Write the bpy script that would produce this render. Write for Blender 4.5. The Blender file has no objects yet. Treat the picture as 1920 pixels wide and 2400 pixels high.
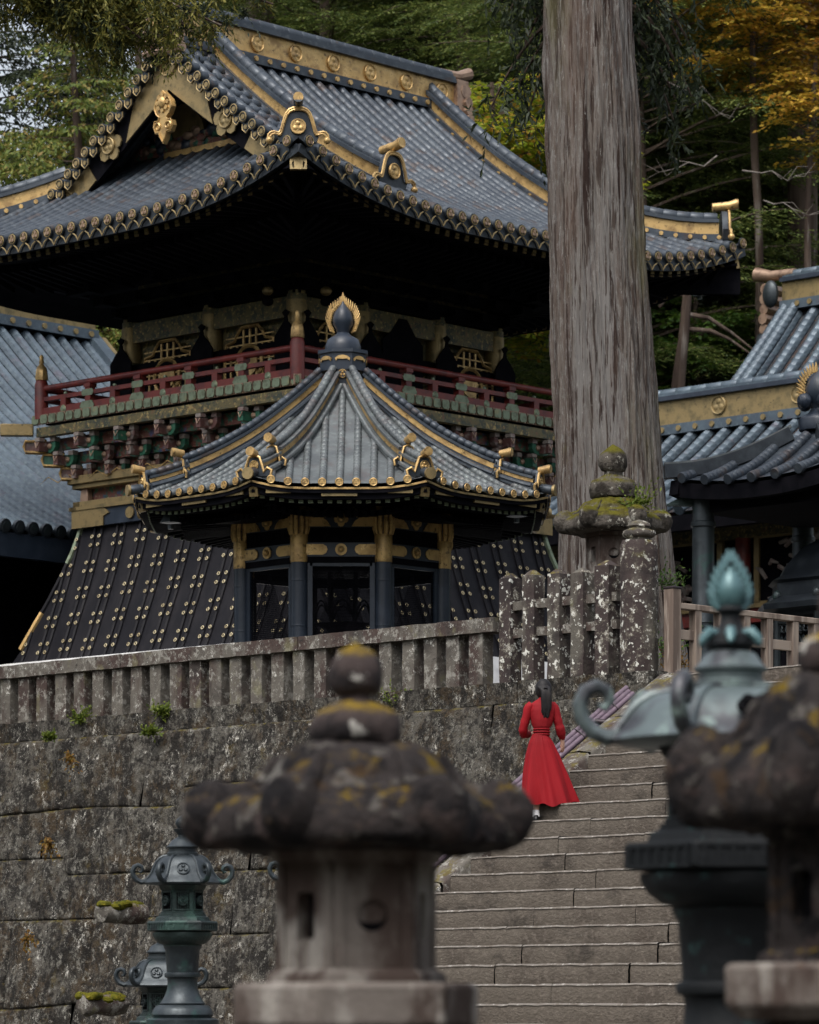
import bpy, math, random
import numpy as np
from mathutils import Vector, Matrix, noise as mnoise
R=math.radians; PI=math.pi
random.seed(7)
S=bpy.context.scene; COL=S.collection
FPX=9000.0; HOR=2368.0; EYE=1.6
def W(x,y,D): return Vector(((x-960)/FPX*D, D, EYE+(HOR-y)/FPX*D))
# ---------------------------------------------------------------- materials
def mk(name,base,layers=(),rough=.7,metal=0.,bump=None,spec=.5,island=None,transl=0.,rl=None):
    m=bpy.data.materials.new(name); m.use_nodes=True; nt=m.node_tree; N=nt.nodes; L=nt.links; N.clear()
    out=N.new('ShaderNodeOutputMaterial'); p=N.new('ShaderNodeBsdfPrincipled')
    p.inputs['Roughness'].default_value=rough; p.inputs['Metallic'].default_value=metal
    p.inputs['Specular IOR Level'].default_value=spec
    tc=N.new('ShaderNodeTexCoord'); oi=N.new('ShaderNodeObjectInfo')
    mu=N.new('ShaderNodeMath'); mu.operation='MULTIPLY'; mu.inputs[1].default_value=37.; L.new(oi.outputs['Random'],mu.inputs[0])
    va=N.new('ShaderNodeVectorMath'); va.operation='ADD'; L.new(tc.outputs['Object'],va.inputs[0]); L.new(mu.outputs[0],va.inputs[1])
    co=va.outputs[0]
    def tex(s,st=(1,1,1),d=6,t='n',ro=.6):
        mp=N.new('ShaderNodeMapping'); mp.inputs['Scale'].default_value=st; L.new(co,mp.inputs['Vector'])
        if t=='v':
            x=N.new('ShaderNodeTexVoronoi'); x.inputs['Scale'].default_value=s; L.new(mp.outputs[0],x.inputs['Vector']); return x.outputs['Distance']
        if t=='e':
            x=N.new('ShaderNodeTexVoronoi'); x.feature='DISTANCE_TO_EDGE'; x.inputs['Scale'].default_value=s; L.new(mp.outputs[0],x.inputs['Vector']); return x.outputs['Distance']
        x=N.new('ShaderNodeTexNoise'); x.inputs['Scale'].default_value=s; x.inputs['Detail'].default_value=d; x.inputs['Roughness'].default_value=ro
        L.new(mp.outputs[0],x.inputs['Vector']); return x.outputs['Fac']
    def ramp(v,lo,hi):
        r=N.new('ShaderNodeMapRange'); r.interpolation_type='SMOOTHSTEP'; r.inputs['From Min'].default_value=lo; r.inputs['From Max'].default_value=hi
        L.new(v,r.inputs['Value']); return r.outputs[0]
    if island:
        g=N.new('ShaderNodeNewGeometry'); cr=N.new('ShaderNodeValToRGB'); e=cr.color_ramp.elements
        while len(e)<len(island): e.new(.5)
        for i,c in enumerate(island): e[i].position=i/(len(island)-1); e[i].color=(*c,1)
        L.new(g.outputs['Random Per Island'],cr.inputs[0]); col=cr.outputs[0]
    else:
        rg=N.new('ShaderNodeRGB'); rg.outputs[0].default_value=(*base,1); col=rg.outputs[0]
    for l in layers:
        f=ramp(tex(l.get('s',3),l.get('st',(1,1,1)),l.get('d',6),l.get('t','n'),l.get('ro',.6)),l.get('lo',.4),l.get('hi',.6))
        if 'up' in l:
            g=N.new('ShaderNodeNewGeometry'); sx=N.new('ShaderNodeSeparateXYZ'); L.new(g.outputs['Normal'],sx.inputs[0])
            f2=ramp(sx.outputs['Z'],*l['up']); q=N.new('ShaderNodeMath'); q.operation='MULTIPLY'; L.new(f,q.inputs[0]); L.new(f2,q.inputs[1]); f=q.outputs[0]
        if l.get('f',1)!=1:
            q=N.new('ShaderNodeMath'); q.operation='MULTIPLY'; L.new(f,q.inputs[0]); q.inputs[1].default_value=l['f']; f=q.outputs[0]
        mx=N.new('ShaderNodeMix'); mx.data_type='RGBA'; L.new(f,mx.inputs['Factor']); L.new(col,mx.inputs['A']); mx.inputs['B'].default_value=(*l['c'],1); col=mx.outputs['Result']
    L.new(col,p.inputs['Base Color'])
    if rl:
        rr=ramp(tex(rl[0]),.3,.7); r2=N.new('ShaderNodeMapRange'); r2.inputs['To Min'].default_value=rl[1]; r2.inputs['To Max'].default_value=rl[2]; L.new(rr,r2.inputs['Value']); L.new(r2.outputs[0],p.inputs['Roughness'])
    if bump:
        for i,b in enumerate(bump if isinstance(bump[0],tuple) else (bump,)):
            bn=N.new('ShaderNodeBump'); bn.inputs['Strength'].default_value=b[1]; bn.inputs['Distance'].default_value=b[2]
            L.new(tex(b[0],b[3] if len(b)>3 else (1,1,1),8,b[4] if len(b)>4 else 'n'),bn.inputs['Height'])
            if i: L.new(last.outputs[0],bn.inputs['Normal'])
            last=bn
        L.new(last.outputs[0],p.inputs['Normal'])
    if transl:
        tr=N.new('ShaderNodeBsdfTranslucent'); L.new(col,tr.inputs[0]); ms=N.new('ShaderNodeMixShader'); ms.inputs[0].default_value=transl
        L.new(p.outputs[0],ms.inputs[1]); L.new(tr.outputs[0],ms.inputs[2]); L.new(ms.outputs[0],out.inputs[0])
    else: L.new(p.outputs[0],out.inputs[0])
    return m
def D_(**k): return k
M={}
M['tile']=mk('roof_tile',(.032,.042,.056),[D_(c=(.065,.08,.096),s=1.3,lo=.4,hi=.7,f=.7),D_(c=(.125,.142,.152),s=9,lo=.52,hi=.75,f=.6),D_(c=(.05,.035,.03),s=2.2,lo=.56,hi=.66,f=.75)],rough=.42,metal=.3,bump=(14,.1,.01),spec=.5,rl=(5,.36,.6))
M['valley']=mk('dirty_painted_shade_valley_tile',(.022,.025,.03),[D_(c=(.05,.055,.06),s=7,lo=.5,hi=.65),D_(c=(.055,.032,.024),s=1.1,lo=.5,hi=.6,d=9,ro=.75),D_(c=(.10,.06,.04),s=22,lo=.6,hi=.66,d=4,f=.6)],rough=.8,bump=(24,.8,.02),spec=.2)  # valley dirt and needles, base darkened to paint shade between the rolls
M['tile_light']=mk('worn_roof_tile',(.085,.096,.102),[D_(c=(.15,.168,.172),s=2.,lo=.4,hi=.65,f=.8),D_(c=(.10,.085,.085),s=3.3,lo=.5,hi=.7,f=.7),D_(c=(.22,.26,.25),s=14,lo=.52,hi=.72,f=.6)],rough=.5,metal=.25,bump=(14,.3,.02),spec=.5)
M['tile_blue']=mk('blue_copper_tile',(.06,.083,.107),[D_(c=(.10,.137,.17),s=1.6,lo=.4,hi=.7,f=.8),D_(c=(.09,.085,.11),s=2.5,lo=.55,hi=.7,f=.7),D_(c=(.14,.19,.21),s=12,lo=.5,hi=.72,f=.5)],rough=.45,metal=.3,bump=(14,.2,.02),spec=.55)
M['tile_dark']=mk('dark_copper',(.022,.028,.036),[D_(c=(.045,.055,.065),s=4,lo=.4,hi=.7)],rough=.4,metal=.4,bump=(9,.2,.01))
M['gold']=mk('gold_leaf',(.54,.36,.145),[D_(c=(.30,.19,.08),s=5,lo=.45,hi=.66,f=.9),D_(c=(.09,.06,.03),s=13,lo=.57,hi=.68,f=.85)],rough=.4,metal=.5,bump=(30,.35,.012),rl=(8,.25,.55))
M['gold_dull']=mk('dull_gilt_bronze',(.29,.215,.10),[D_(c=(.14,.115,.06),s=5,lo=.45,hi=.7,f=.8),D_(c=(.06,.055,.035),s=12,lo=.58,hi=.72,f=.8)],rough=.45,metal=.55,bump=(26,.4,.012))
M['copper']=mk('copper_leaf',(.33,.225,.16),[D_(c=(.17,.11,.08),s=6,lo=.45,hi=.7)],rough=.42,metal=.5,bump=(20,.3,.01))
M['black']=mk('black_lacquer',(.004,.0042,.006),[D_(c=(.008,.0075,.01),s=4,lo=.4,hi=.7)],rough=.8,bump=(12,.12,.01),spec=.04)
M['stud']=mk('pale_gilt_nail',(.66,.57,.36),[D_(c=(.4,.32,.18),s=9,lo=.45,hi=.65)],rough=.45,metal=.3)
M['stepworn_lit']=mk('worn_step_edge_painted_skylight',(.155,.14,.122),[D_(c=(.10,.085,.07),s=5,lo=.45,hi=.65),D_(c=(.36,.34,.31),s=22,lo=.55,hi=.7)],rough=.9,bump=(40,.5,.01),spec=.2)  # worn treads, paled to paint the sky light on their front edges
M['blackwood']=mk('black_stained_board',(.009,.009,.012),[D_(c=(.018,.017,.02),s=3,st=(1,1,.25),lo=.4,hi=.7),D_(c=(.05,.045,.045),s=26,lo=.66,hi=.74,f=.3)],rough=.6,bump=(8,.3,.02),spec=.14)
M['bluelacq']=mk('blue_black_lacquer',(.014,.022,.036),[D_(c=(.026,.036,.055),s=3,lo=.4,hi=.7)],rough=.4,bump=(8,.15,.01))
M['red']=mk('vermilion_lacquer',(.16,.024,.018),[D_(c=(.085,.016,.016),s=4,lo=.42,hi=.68),D_(c=(.2,.06,.04),s=20,lo=.62,hi=.75,f=.5)],rough=.45,bump=(9,.2,.01))
M['verdigris']=mk('verdigris_bronze',(.20,.25,.17),[D_(c=(.12,.14,.09),s=9,lo=.45,hi=.65),D_(c=(.28,.27,.15),s=4,lo=.55,hi=.7)],rough=.5,metal=.35,bump=(22,.4,.01))
M['panelgold']=mk('painted_gilt_panel',(.13,.11,.05),[D_(c=(.045,.055,.04),s=7,lo=.46,hi=.58,d=9,ro=.7),D_(c=(.34,.25,.10),s=15,lo=.57,hi=.61,d=7),D_(c=(.20,.08,.05),s=13,lo=.58,hi=.68,f=.7),D_(c=(.03,.035,.04),s=20,lo=.6,hi=.7,f=.7)],rough=.5,metal=.25,bump=(26,.5,.015))
M['carving']=mk('painted_carving',(.16,.06,.045),[D_(c=(.035,.13,.085),s=9,lo=.5,hi=.56),D_(c=(.35,.30,.2),s=16,lo=.6,hi=.66,f=.8),D_(c=(.05,.08,.2),s=6,lo=.58,hi=.64,f=.8)],rough=.5,bump=(18,.8,.03))
M['arm_green']=mk('green_bracket_paint',(.02,.10,.06),[D_(c=(.01,.04,.03),s=6,lo=.45,hi=.65),D_(c=(.22,.2,.15),s=11,lo=.62,hi=.7)],rough=.5,bump=(12,.2,.01))
M['arm_brown']=mk('brown_bracket_paint',(.10,.045,.04),[D_(c=(.19,.16,.15),s=7,lo=.5,hi=.6),D_(c=(.03,.02,.02),s=5,lo=.5,hi=.7)],rough=.5,bump=(12,.2,.01))
M['offwhite']=mk('bone_white_paint',(.22,.19,.17),[D_(c=(.18,.12,.11),s=8,lo=.48,hi=.66)],rough=.55)
M['plaster']=mk('white_plaster',(.78,.78,.78),[D_(c=(.6,.6,.6),s=3,lo=.45,hi=.7)],rough=.8)
LICH=[D_(c=(.055,.043,.030),s=1.7,lo=.42,hi=.62),D_(c=(.028,.026,.024),s=.9,lo=.48,hi=.66,f=.85),D_(c=(.15,.14,.118),s=7,lo=.5,hi=.6,d=9,ro=.72),D_(c=(.42,.40,.36),s=4.2,lo=.585,hi=.625,d=10,ro=.75),D_(c=(.11,.075,.028),s=2.6,lo=.56,hi=.7,f=.7)]
MOSS=D_(c=(.10,.08,.012),s=6,lo=.49,hi=.6,up=(.35,.8),d=10,ro=.75,f=.85)
M['wallstone']=mk('lichened_wall_stone',(.088,.082,.071),[D_(c=(.05,.036,.022),s=1.6,lo=.44,hi=.6,d=10,ro=.75),D_(c=(.018,.0165,.015),s=4.5,st=(1,1,.7),lo=.47,hi=.53,d=11,ro=.8,f=.92),D_(c=(.012,.011,.010),s=.7,lo=.52,hi=.66,f=.7),D_(c=(.17,.163,.142),s=8,lo=.535,hi=.575,d=11,ro=.85),D_(c=(.014,.013,.012),s=17,lo=.55,hi=.59,d=8,ro=.75,f=.85),D_(c=(.62,.60,.54),s=4.2,st=(1,1,.85),lo=.572,hi=.598,d=14,ro=.9),D_(c=(.075,.055,.016),s=2.3,lo=.56,hi=.66,d=10,ro=.8,f=.7),MOSS],rough=.92,bump=((11,1.,.06),(45,.8,.02)),spec=.15)
M['fencestone']=mk('lichened_fence_stone',(.115,.105,.09),[D_(c=(.06,.042,.037),s=2.2,st=(1,1,.5),lo=.42,hi=.6),D_(c=(.035,.031,.029),s=1.3,lo=.52,hi=.7,f=.8),D_(c=(.235,.225,.2),s=8,lo=.52,hi=.58,d=10,ro=.8),D_(c=(.03,.026,.024),s=12,lo=.56,hi=.61,d=8,ro=.75,f=.8),D_(c=(.6,.59,.54),s=6,lo=.578,hi=.6,d=13,ro=.87),D_(c=(.16,.15,.085),s=2.6,st=(1,1,.8),lo=.58,hi=.7,f=.6),MOSS],rough=.9,bump=((12,.6,.03),(60,.4,.008)),spec=.2)
M['poststone']=mk('dark_lichened_post',(.050,.038,.036),[D_(c=(.10,.092,.078),s=1.7,st=(1,1,.4),lo=.5,hi=.64),D_(c=(.026,.022,.022),s=2.2,lo=.5,hi=.7,f=.8),D_(c=(.17,.155,.125),s=5,lo=.53,hi=.58,d=11,ro=.8),D_(c=(.58,.58,.53),s=12,lo=.595,hi=.62,d=5,ro=.6),D_(c=(.55,.54,.49),s=5,lo=.58,hi=.60,d=12,ro=.85),D_(c=(.11,.10,.045),s=3,lo=.6,hi=.7,f=.6),MOSS],rough=.9,bump=((12,.6,.03),(60,.4,.008)),spec=.2)
M['lanternstone']=mk('weathered_lantern_stone',(.040,.034,.033),[D_(c=(.014,.013,.014),s=4,lo=.46,hi=.58,d=8),D_(c=(.075,.056,.052),s=7,lo=.53,hi=.62,d=8,f=.8),D_(c=(.24,.23,.21),s=4.5,lo=.63,hi=.67,d=7,ro=.65),D_(c=(.11,.10,.09),s=9,lo=.57,hi=.64,d=7),D_(c=(.15,.10,.008),s=7,lo=.545,hi=.6,up=(.25,.7),d=10,ro=.75),D_(c=(.08,.045,.018),s=6,lo=.58,hi=.66,d=8,f=.5)],rough=.95,bump=((9,1.,.08),(34,.9,.03)),spec=.12)
M['mossroof']=mk('moss_covered_stone',(.09,.08,.068),[D_(c=(.03,.026,.022),s=4,lo=.46,hi=.58,d=9),D_(c=(.3,.29,.25),s=7,lo=.57,hi=.62,d=10,ro=.75),D_(c=(.09,.082,.010),s=4,lo=.36,hi=.5,up=(.35,.7),d=9,ro=.7),D_(c=(.05,.04,.01),s=9,lo=.5,hi=.6,up=(.3,.7),f=.7)],rough=.95,bump=((9,1.,.06),(40,.9,.02)),spec=.12)
M['lanternbox']=mk('grey_lantern_stone',(.15,.13,.115),[D_(c=(.06,.043,.036),s=2.8,st=(1,1,.45),lo=.45,hi=.6,d=9,ro=.65),D_(c=(.26,.24,.215),s=5,st=(1,1,.5),lo=.52,hi=.66,d=6),D_(c=(.05,.042,.04),s=5,lo=.6,hi=.72,f=.7),D_(c=(.33,.15,.05),s=3,lo=.62,hi=.7,f=.6,up=(.2,.8))],rough=.9,bump=((9,.6,.03),(40,.4,.01)),spec=.2)
M['stepstone']=mk('brown_step_stone',(.105,.09,.074),[D_(c=(.07,.058,.048),s=2,lo=.45,hi=.65,f=.8),D_(c=(.14,.12,.10),s=16,lo=.5,hi=.62,f=.7),D_(c=(.035,.03,.026),s=.8,st=(1,1,2),lo=.56,hi=.66,d=9,ro=.7,f=.75),D_(c=(.07,.055,.045),s=1.2,lo=.6,hi=.75,f=.8),D_(c=(.25,.23,.2),s=38,lo=.6,hi=.72,f=.6)],rough=.92,bump=((22,.8,.025,(1,1,1.6)),(70,.5,.008)),spec=.2)
M['bronze']=mk('blue_grey_bronze',(.038,.048,.054),[D_(c=(.022,.029,.034),s=4,lo=.42,hi=.65),D_(c=(.03,.075,.065),s=3,lo=.56,hi=.7,f=.7),D_(c=(.075,.092,.10),s=8,lo=.6,hi=.75,f=.5)],rough=.42,metal=.45,bump=(16,.35,.012))
M['bronze_green']=mk('verdigris_lantern_bronze',(.022,.038,.036),[D_(c=(.035,.075,.063),s=5,lo=.5,hi=.66),D_(c=(.018,.024,.026),s=3,lo=.5,hi=.7)],rough=.5,metal=.35,bump=(20,.6,.02))
M['bronze_pale']=mk('pale_patinated_bronze',(.105,.135,.137),[D_(c=(.045,.047,.055),s=3.5,lo=.45,hi=.62),D_(c=(.25,.34,.31),s=6,lo=.56,hi=.7),D_(c=(.045,.055,.06),s=2.2,lo=.6,hi=.72,f=.8)],rough=.4,metal=.3,bump=(10,.3,.012))
M['bronze_turq']=mk('turquoise_bronze',(.075,.15,.16),[D_(c=(.03,.07,.08),s=6,lo=.5,hi=.66)],rough=.35,metal=.25,bump=(10,.3,.012))
M['jewelstone']=mk('moss_capped_stone',(.045,.034,.032),[D_(c=(.015,.013,.014),s=5,lo=.46,hi=.58),D_(c=(.30,.29,.265),s=7,lo=.6,hi=.65,d=6),D_(c=(.20,.13,.007),s=7,lo=.36,hi=.54,up=(.55,.85),d=9,ro=.75)],rough=.9,bump=((7,.7,.05),(30,.5,.015)),spec=.2)
M['bronze_dark']=mk('dark_lantern_bronze',(.006,.0075,.009),[D_(c=(.02,.045,.045),s=7,lo=.56,hi=.7)],rough=.62,metal=.1,bump=(12,.4,.02),spec=.25)
M['hole']=mk('painted_gap_shade',(.004,.004,.005),rough=.95,spec=.1)  # near-black stand-in for shade inside openings, joints and hollow cores
M['bark']=mk('grey_cedar_bark',(.125,.106,.092),[D_(c=(.07,.05,.042),s=3.2,st=(1,1,.08),lo=.44,hi=.62,d=10),D_(c=(.20,.193,.182),s=26,st=(1,1,.13),lo=.5,hi=.58,d=12,ro=.88),D_(c=(.175,.168,.162),s=1.3,st=(1,1,.12),lo=.46,hi=.62,d=10,ro=.7,f=.75),D_(c=(.04,.028,.023),s=22,st=(1,1,.045),lo=.54,hi=.6,d=8,f=.9),D_(c=(.03,.02,.017),s=8,st=(1,1,.035),lo=.585,hi=.61,d=9,ro=.65),D_(c=(.105,.07,.055),s=1.8,st=(1,1,.12),lo=.54,hi=.64,d=9,f=.4),D_(c=(.12,.11,.04),s=1.2,st=(1,1,.2),lo=.58,hi=.68,d=10,ro=.75,f=.6),D_(c=(.28,.28,.265),s=30,st=(1,1,.2),lo=.58,hi=.62,d=12,ro=.85),D_(c=(.13,.125,.06),s=.9,st=(1,1,.3),lo=.58,hi=.7,f=.45)],rough=.95,bump=((12,1.,.05,(1,1,.05)),(40,1.,.02,(1,1,.06))),spec=.12)
M['bark2']=mk('brown_bark',(.10,.075,.06),[D_(c=(.05,.036,.03),s=3,st=(1,1,.1),lo=.42,hi=.62),D_(c=(.19,.17,.15),s=6,st=(1,1,.08),lo=.56,hi=.7)],rough=.95,bump=(7,.9,.06,(1,1,.08)),spec=.1)
M['twig']=mk('pale_dead_twig',(.17,.15,.13),[D_(c=(.08,.065,.055),s=5,lo=.45,hi=.65)],rough=.9)
M['wood']=mk('weathered_rail_wood',(.30,.245,.2),[D_(c=(.13,.098,.08),s=4,st=(1,1,.12),lo=.42,hi=.62),D_(c=(.34,.29,.245),s=9,st=(1,1,.1),lo=.55,hi=.7)],rough=.85,bump=(16,.7,.012,(1,1,.1)),spec=.25)
M['bamboo']=mk('purple_brown_pipe',(.125,.088,.115),[D_(c=(.08,.056,.075),s=6,lo=.45,hi=.65),D_(c=(.19,.15,.18),s=9,lo=.6,hi=.72,f=.5)],rough=.45,bump=(10,.15,.005))
M['iron']=mk('dark_iron',(.03,.022,.026),rough=.5,metal=.4)
M['dress']=mk('red_cotton',(.25,.004,.009),[D_(c=(.14,.003,.006),s=2.2,st=(1,1,.3),lo=.45,hi=.7,f=.6)],rough=.75,bump=((70,.15,.004),(5,.3,.03,(1,1,.25))),spec=.25)
M['skin']=mk('skin',(.5,.30,.22),rough=.55)
M['hair']=mk('black_hair',(.009,.008,.009),[D_(c=(.022,.018,.017),s=40,st=(1,1,.06),lo=.5,hi=.7)],rough=.55,bump=(70,.5,.006,(1,1,.05)),spec=.25)
M['sock']=mk('white_sock',(.75,.75,.77),rough=.85)
M['shoe']=mk('black_shoe',(.008,.008,.009),rough=.35)
M['soil']=mk('forest_soil',(.035,.045,.02),[D_(c=(.02,.028,.013),s=1.2,lo=.45,hi=.65),D_(c=(.04,.034,.022),s=.5,lo=.5,hi=.7)],rough=1.,bump=(2,1.,.3),spec=.1)
M['gravel']=mk('dark_gravel',(.10,.095,.085),[D_(c=(.06,.056,.05),s=40,lo=.45,hi=.6),D_(c=(.075,.07,.06),s=.7,lo=.45,hi=.7)],rough=.95,bump=(60,.6,.02),spec=.2)  # gravel darkened so the ground bounces less light upward
def leafmat(n,cols,tr=.3): return mk(n,(0,0,0),rough=.6,island=cols,transl=tr,spec=.3)
M['fir']=leafmat('fir_leaf',[(.04,.064,.02),(.08,.116,.03),(.125,.165,.04),(.19,.205,.055)])
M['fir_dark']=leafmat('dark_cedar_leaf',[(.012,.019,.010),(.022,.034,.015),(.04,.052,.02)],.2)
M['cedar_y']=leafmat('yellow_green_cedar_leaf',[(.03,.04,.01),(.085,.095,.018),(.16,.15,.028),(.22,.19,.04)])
M['hinoki']=leafmat('hinoki_leaf',[(.05,.08,.018),(.11,.15,.03),(.17,.20,.038),(.23,.16,.045)])
M['maple_y']=leafmat('yellow_maple_leaf',[(.10,.16,.015),(.22,.28,.02),(.32,.32,.03),(.33,.16,.03)],.4)
M['maple_g']=leafmat('green_maple_leaf',[(.025,.06,.013),(.05,.10,.016),(.085,.135,.02)],.4)
M['cherry']=leafmat('orange_cherry_leaf',[(.26,.22,.03),(.48,.33,.04),(.58,.38,.06),(.52,.25,.05)],.4)
M['weed']=leafmat('weed_leaf',[(.05,.085,.012),(.11,.15,.02),(.16,.19,.03)],.35)
M['dryfern']=leafmat('dry_fern_leaf',[(.12,.06,.012),(.2,.10,.015),(.14,.11,.02)],.3)
# ---------------------------------------------------------------- mesh builder
def nz(v):
    v=Vector(v); return v.normalized() if v.length>1e-9 else Vector((0,0,1))
class MB:
    def __init__(s): s.v=[]; s.f=[]; s.m=[]
    def add(s,vs,fs,mi=0):
        o=len(s.v); s.v.extend([tuple(p) for p in vs]); s.f.extend([tuple(i+o for i in f) for f in fs]); s.m.extend([mi]*len(fs)); return s
    def box(s,c,sz,mi=0,rz=0,tp=1.,X=None):
        hx,hy,hz=sz[0]/2,sz[1]/2,sz[2]/2; vs=[]
        for z,k in ((-hz,1.),(hz,tp)):
            for x,y in ((-hx,-hy),(hx,-hy),(hx,hy),(-hx,hy)): vs.append(Vector((x*k,y*k,z)))
        if rz: mt=Matrix.Rotation(rz,3,'Z'); vs=[mt@v for v in vs]
        if X is not None: vs=[X@v for v in vs]
        return s.add([v+Vector(c) for v in vs],[(3,2,1,0),(4,5,6,7),(0,1,5,4),(1,2,6,5),(2,3,7,6),(3,0,4,7)],mi)
    def beam(s,p,q,w,h,mi=0,up=(0,0,1)):   # box from p to q
        p=Vector(p);q=Vector(q);d=nz(q-p);sd=nz(d.cross(Vector(up)));u=sd.cross(d); vs=[]
        for e in (p,q):
            for a,b in ((-1,-1),(1,-1),(1,1),(-1,1)): vs.append(e+sd*(a*w/2)+u*(b*h/2))
        return s.add(vs,[(3,2,1,0),(4,5,6,7),(0,1,5,4),(1,2,6,5),(2,3,7,6),(3,0,4,7)],mi)
    def tube(s,pts,r,n=8,mi=0,cap=True,up=None,mif=None):
        pts=[Vector(p) for p in pts]; k=len(pts); rs=r if hasattr(r,'__len__') else [r]*k; o=len(s.v); pr=None
        for i,p in enumerate(pts):
            t=nz(pts[min(i+1,k-1)]-pts[max(i-1,0)])
            if up is not None: a=nz(Vector(up)-t*t.dot(Vector(up)))
            elif pr is None: a=nz(t.orthogonal())
            else: a=nz(pr-t*t.dot(pr))
            pr=a; b=t.cross(a)
            for j in range(n):
                an=2*PI*j/n; s.v.append(tuple(p+(a*math.cos(an)+b*math.sin(an))*rs[i]))
        for i in range(k-1):
            for j in range(n):
                j2=(j+1)%n; s.f.append((o+i*n+j,o+i*n+j2,o+(i+1)*n+j2,o+(i+1)*n+j)); s.m.append(mi)
        if cap: s.f.append(tuple(o+j for j in range(n))[::-1]); s.m.append(mi); s.f.append(tuple(o+(k-1)*n+j for j in range(n))); s.m.append(mi)
        return s
    def lathe(s,prof,n=20,c=(0,0,0),mi=0,ph=0.,fr=None,cap=True):
        o=len(s.v); k=len(prof)
        for i,(r,z) in enumerate(prof):
            for j in range(n):
                a=ph+2*PI*j/n; rr=r*(fr(a,i/(k-1)) if fr else 1); s.v.append((c[0]+rr*math.cos(a),c[1]+rr*math.sin(a),c[2]+z))
        for i in range(k-1):
            for j in range(n):
                j2=(j+1)%n; s.f.append((o+i*n+j,o+i*n+j2,o+(i+1)*n+j2,o+(i+1)*n+j)); s.m.append(mi)
        if cap: s.f.append(tuple(o+j for j in range(n))[::-1]); s.m.append(mi); s.f.append(tuple(o+(k-1)*n+j for j in range(n))); s.m.append(mi)
        return s
    def grid(s,fn,nu,nv,mi=0):
        o=len(s.v)
        for i in range(nu+1):
            for j in range(nv+1): s.v.append(tuple(fn(i/nu,j/nv)))
        for i in range(nu):
            for j in range(nv): a=o+i*(nv+1)+j; s.f.append((a,a+nv+1,a+nv+2,a+1)); s.m.append(mi)
        return s
    def ell(s,c,r,nu=14,nv=9,mi=0,X=None):
        vs=[]; fs=[]; c=Vector(c)
        for i in range(nv+1):
            t=PI*i/nv
            for j in range(nu):
                a=2*PI*j/nu; v=Vector((r[0]*math.sin(t)*math.cos(a),r[1]*math.sin(t)*math.sin(a),r[2]*math.cos(t))); vs.append(c+(X@v if X is not None else v))
        for i in range(nv):
            for j in range(nu): j2=(j+1)%nu; fs.append((i*nu+j,(i+1)*nu+j,(i+1)*nu+j2,i*nu+j2))
        return s.add(vs,fs,mi)
    def plate(s,pts,o,U,V,th,mi=0):   # extruded outline, pts in U,V, thickness along U x V
        o=Vector(o);U=Vector(U);V=Vector(V);n=nz(U.cross(V))*th; k=len(pts)
        a=[o+U*p[0]+V*p[1] for p in pts]; b=[x+n for x in a]
        fs=[tuple(range(k))[::-1],tuple(range(k,2*k))]+[(i,(i+1)%k,k+(i+1)%k,k+i) for i in range(k)]
        return s.add(a+b,fs,mi)
    def disc(s,c,nrm,r,th,n=12,mi=0,r2=None):
        c=Vector(c); nrm=nz(nrm); return s.tube([c,c+nrm*th],[r,r2 or r],n,mi)
    def rough(s,amp,sc,seed=0.):
        for i,p in enumerate(s.v):
            q=Vector(p); d=mnoise.noise_vector(q*sc+Vector((seed,seed*.7,0))); s.v[i]=tuple(q+d*amp)
        return s
    def build(s,name,mats,parent=None,smooth=40,bev=0,seg=2):
        me=bpy.data.meshes.new(name); me.from_pydata(s.v,[],s.f)
        for m in (mats if isinstance(mats,(list,tuple)) else [mats]): me.materials.append(M[m])
        me.polygons.foreach_set('material_index',np.array(s.m,dtype=np.int32))
        if smooth:
            me.polygons.foreach_set('use_smooth',np.ones(len(s.f),dtype=bool)); me.update()
            try: me.set_sharp_from_angle(angle=R(smooth))
            except Exception: pass
        me.update()
        o=bpy.data.objects.new(name,me); COL.objects.link(o); o.parent=parent
        if bev:
            b=o.modifiers.new('bevel','BEVEL'); b.width=bev; b.segments=seg; b.limit_method='ANGLE'; b.angle_limit=R(40)
        return o
def tag(o,label,cat,group=None):
    o['label']=label; o['category']=cat
    if group: o['group']=group
    return o
def thing(name,label,cat,loc=(0,0,0),rz=0,group=None):
    o=bpy.data.objects.new(name,None); o.empty_display_size=.2; COL.objects.link(o); o.location=loc; o.rotation_euler=(0,0,rz); return tag(o,label,cat,group)
def kids(o): return [c for c in bpy.data.objects if c.parent==o]
def dup(root,loc,rz,label,sc=None):
    def cp(o,par):
        c=o.copy(); COL.objects.link(c); c.parent=par
        for k in kids(o): cp(k,c)
        return c
    r=cp(root,None); r.location=loc; r.rotation_euler=(0,0,rz); r['label']=label
    if sc: r.scale=(sc,sc,sc)
    return r
def struct(mb,name,mats,**k): o=mb.build(name,mats,**k); o['kind']='structure'; return o
def lerp(a,b,t): return a+(b-a)*t
def interp(x,xs,ys):
    return float(np.interp(x,xs,ys))
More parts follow.
